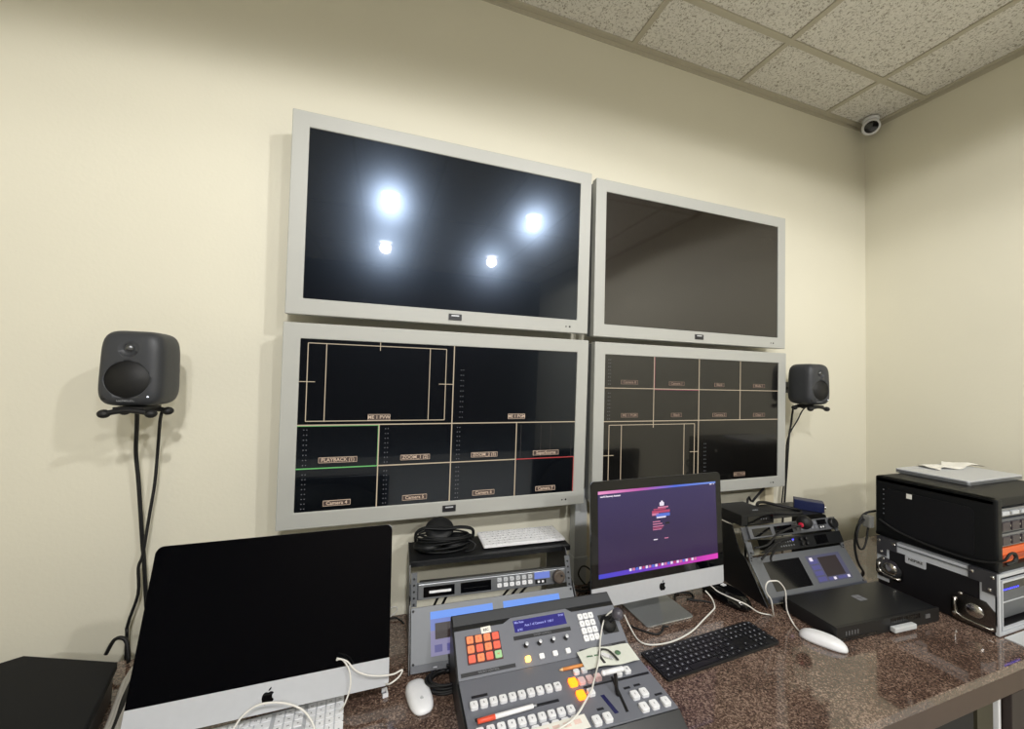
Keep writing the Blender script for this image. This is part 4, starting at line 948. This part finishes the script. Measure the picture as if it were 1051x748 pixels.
# upper soft rack
DX0, DX1, DY0, DY1, D0, D1 = 1.600, 2.100, -.738, -.425, DZ+CH+.0025, 1.166
o = thing('soft_rack_bag', 'large black rack bag with open right end standing on the flight case', 'rack bag', ((DX0+DX1)/2, (DY0+DY1)/2, D0))
MD = T(-(DX0+DX1)/2, -(DY0+DY1)/2, -D0)
b = MB(MD); th = .012
b.bbox(DX0, DX0+.030, DY0, DY1, D0, D1, .008, M_bag, seg=3).bbox(DX0, DX1, DY0+.002, DY1, D1-.026, D1, .008, M_bag, seg=3).bbox(DX1-.02, DX1, DY0, DY1, D0, D1, .006, M_bag)
b.bbox(DX0, DX1, DY0, DY1, D0, D0+.016, .005, M_bag).box(DX0+.03, DX1-.02, DY1-.02, DY1-.005, D0+.016, D1-.026, M_bag); b.build('shell', o)
b = MB(MD); b.rrect(DY0+.050, DY1-.030, D0+.030, D1-.042, .015, DX0-.0025, DX0-.0002, mat('black_bag_panel', (18, 19, 22), rough=.4, spec=.35), PYZ); b.build('side_panel', o)
b = MB(MD); b.box(DX0-.0035, DX0-.0003, -.535, -.520, 1.105, 1.122, M_paper); b.build('sticker', o, 'small white sticker')
b = MB(MD)
for k in range(6): b.cyl(.0022, 0, .002, M_legend, T(DX0-.0003, -.452, 1.118-k*.018) @ RY(-PI/2), n=8)
b.build('rivet_row', o)
b = MB(MD); b.tube([(DX0-.004, -.44, D0+.062), (DX0-.007, -.50, D0+.036), (DX0-.007, -.60, D0+.020), (DX0-.007, -.69, D0+.020), (DX0-.002, -.745, D0+.040), (DX0+.012, -.757, D0+.066), (DX0+.034, -.758, D0+.066), (DX0+.046, -.758, D0+.052), (DX0+.034, -.758, D0+.040), (DX0+.004, -.754, D0+.034)], .0055, M_rub, flat=.6); b.build('strap', o, 'black strap with loop')
b = MB(MD); f = DY0+.012
b.box(DX0+.031, DX0+.040, f-.004, f, D0+.017, D1-.027, M_alud); b.box(DX1-.029, DX1-.021, f-.004, f, D0+.017, D1-.027, M_alud); b.build('rack_rail', o, 'silver rack rail')
GU = 'rack modules inside the black rack bag'
for (z0, z1, m, lab, nm) in ((1.102, 1.128, M_alud, 'silver module at the top of the black rack bag opening', 0), (1.052, 1.094, M_panel, 'dark grey module with small windows, below the silver module', 1), (1.008, 1.048, M_alud, 'dull silver module just above the orange strip', 2)):
    q = thing('rack_module', lab, 'rack module', (1.85, -.60, z0), group=GU)
    b = MB(T(-1.85, .60, -z0)); b.box(1.645, 2.068, f+.002, -.50, z0, z1, m); b.build('chassis', q, bevel=.001)
    b = MB(T(-1.85, .60, -z0))
    for k in range(7): b.box(1.655+k*.058, 1.698+k*.058, f-.003, f+.0018, z0+.007, z1-.008, (mat('smoky_module_face', (62, 54, 60), rough=.4) if nm else M_ext)); b.cyl(.0035, 0, .004, M_steel, T(1.649+k*.058, f+.002, (z0+z1)/2) @ RX(PI/2), n=10)
    b.build('card', q)
q = thing('orange_strip_module', 'orange strip module at the bottom of the black rack bag opening', 'rack module', (1.85, -.60, D0+.0165))
b = MB(T(-1.85, .60, -(D0+.0165))); b.box(1.634, 2.068, f+.002, -.50, D0+.0165, 1.003, M_orange); b.build('chassis', q, bevel=.002)
b = MB(T(-1.85, .60, -(D0+.0165))); b.box(1.66, 2.05, f-.0015, f+.0018, .968, .982, mat('dark_orange', (170, 70, 34), rough=.5)); b.build('grip', q)
# laptop and papers on the bag
o = thing('laptop', 'closed grey laptop lying on top of the black rack bag', 'laptop', (1.940, -.513, D1+.0005), .02)
b = MB(); b.rrect(-.192, .192, -.104, .104, .010, .0, .010, M_alud); b.build('base', o, bevel=.001)
b = MB(); b.rrect(-.192, .192, -.104, .104, .010, .0108, .0165, M_alu); b.build('lid', o, bevel=.0015)
o = thing('crumpled_paper', 'crumpled white paper strip lying on the closed laptop', 'paper', (2.030, -.455, D1+.0175), .02)
b = MB(); vs = []; fs = []; N = 22
for i in range(N+1):
    for j in range(5):
        u = -.155+.31*i/N; v = -.035+.07*j/4
        vs.append((u, v+.012*math.sin(i*.5), .001+.009*abs(math.sin(i*.42+j*.5))*(.4+.6*abs(math.cos(j*.9+i*.2)))))
for i in range(N):
    for j in range(4): fs.append((i*5+j, (i+1)*5+j, (i+1)*5+j+1, i*5+j+1))
b._add(vs, fs, M_paper); b._add([(x, y, z-.0006) for x, y, z in vs], [f_[::-1] for f_ in fs], M_paper); b.build('sheet', o)
tag(MB().box(1.60, 2.0, -.800, -.748, .7505, .7535, M_cond).build('white_board_strip'), 'pale flat strip lying on the desk in front of the flight case', 'strip')
# cables and connector behind the rack bag
GC = 'black cables hanging behind the rack bag'
cable('hanging_cable', 'large black cable loop hanging left of the black rack bag', 'cable', [(1.63, -.41, 1.02), (1.58, -.40, 1.008), (1.5362, -.40, .956), (1.524, -.40, .8937), (1.5419, -.40, .828), (1.575, -.40, .785), (1.60, -.38, .757), (1.64, -.36, .755)], .0042, M_rub, GC)
cable('hanging_cable', 'small narrow black cable loop inside the large one, left of the rack bag', 'cable', [(1.60, -.40, 1.0), (1.5368, -.41, .9757), (1.5183, -.41, .9306), (1.5306, -.41, .8894), (1.5552, -.41, .8824), (1.5727, -.41, .9084), (1.5865, -.41, .970)], .0036, M_rub, GC)
o = thing('cable_connector', 'small grey connector block on the cables left of the rack bag', 'connector', (1.583, -.412, .985))
b = MB(); b.bbox(-.014, .014, -.012, .012, -.022, .022, .003, mat('grey_connector', (120, 120, 116), rough=.5)); b.build('block', o)

# ------------------------------------------------------------------ black case at the left edge
o = thing('equipment_box', 'large flat-topped black box on the desk at the left edge', 'box', (-.92, -.40, DZ))
top = [(-.999, -.165), (-.790, -.245), (-.752, -.425), (-.715, -.62), (-1.25, -.62), (-1.20, -.285), (-1.028, -.183)]
top = [(-.999, -.165), (-.783, -.250), (-.733, -.438), (-.690, -.62), (-1.30, -.62), (-1.26, -.33), (-1.035, -.183)]
b = MB(T(.92, .40, 0)); 
b.prism(top, .062, .080, mat('matt_black_lid', (20, 21, 24), rough=.6, spec=.15)); b.build('lid', o, bevel=.004)
b = MB(T(.92, .40, 0)); cxy = (-.95, -.42); low = [(cxy[0]+(x-cxy[0])*.975, cxy[1]+(y-cxy[1])*.965) for x, y in top]
b.prism(low, .0005, .0615, M_blks); b.build('body', o, bevel=.003)
b = MB()
for k in range(5):
    m_ = mat('grey_cable_rubber', (176, 172, 164), rough=.5) if k != 2 else M_rub
    b.tube([(-.780+.008*k, -.195, .775+.002*(k % 2)), (-.768+.007*k, -.255, .780), (-.752+.006*k, -.310, .776+.003*(k % 3)), (-.738+.006*k, -.365, .770), (-.722+.006*k, -.44, .762)], .0050, m_, n=6)
tag(b.build('cable_bundle'), 'bundle of grey and black cables between the black box and switched-off computer', 'cables', kind='stuff')
tag(MB().tube([(-.872, -.119, .775), (-.858, -.119, .806), (-.843, -.121, .812), (-.828, -.125, .800), (-.815, -.14, .757)], .0045, M_rub).build('bent_cable'), 'black bent cable behind the right corner of the black box', 'cable')

# ------------------------------------------------------------------ camera
F_PX = 392.906; yaw, pitch, roll = .3246, .0322, .0261
cy, sy, cp, sp = math.cos(.32464), math.sin(.32464), math.cos(.0322), math.sin(.0322)
CAMV = None
f = Vector((sy*cp, cy*cp, sp)); r = Vector((cy, -sy, 0)); u = r.cross(f)
cr, sr = math.cos(.0261), math.sin(.0261)
r2 = cr*r+sr*u; u2 = -sr*r+cr*u
cam = bpy.data.cameras.new('camera'); co = bpy.data.objects.new('camera', cam); COL.objects.link(co)
cam.sensor_width = 36; cam.sensor_fit = 'HORIZONTAL'; cam.lens = 36*F_PX/1051; cam.clip_start = .01
co.matrix_world = Matrix(((r2.x, u2.x, -f.x, -.227), (r2.y, u2.y, -f.y, -1.3935), (r2.z, u2.z, -f.z, 1.510), (0, 0, 0, 1)))
SC.camera = co
# ------------------------------------------------------------------ world and view
w = bpy.data.worlds.new('world'); w.use_nodes = True; SC.world = w
w.node_tree.nodes['Background'].inputs[0].default_value = (.8, .85, 1, 1); w.node_tree.nodes['Background'].inputs[1].default_value = .02
SC.view_settings.view_transform = 'Standard'; SC.view_settings.look = 'None'
SC.view_settings.gamma = 1; SC.view_settings.use_curve_mapping = False
SC.view_settings.exposure = 0.0
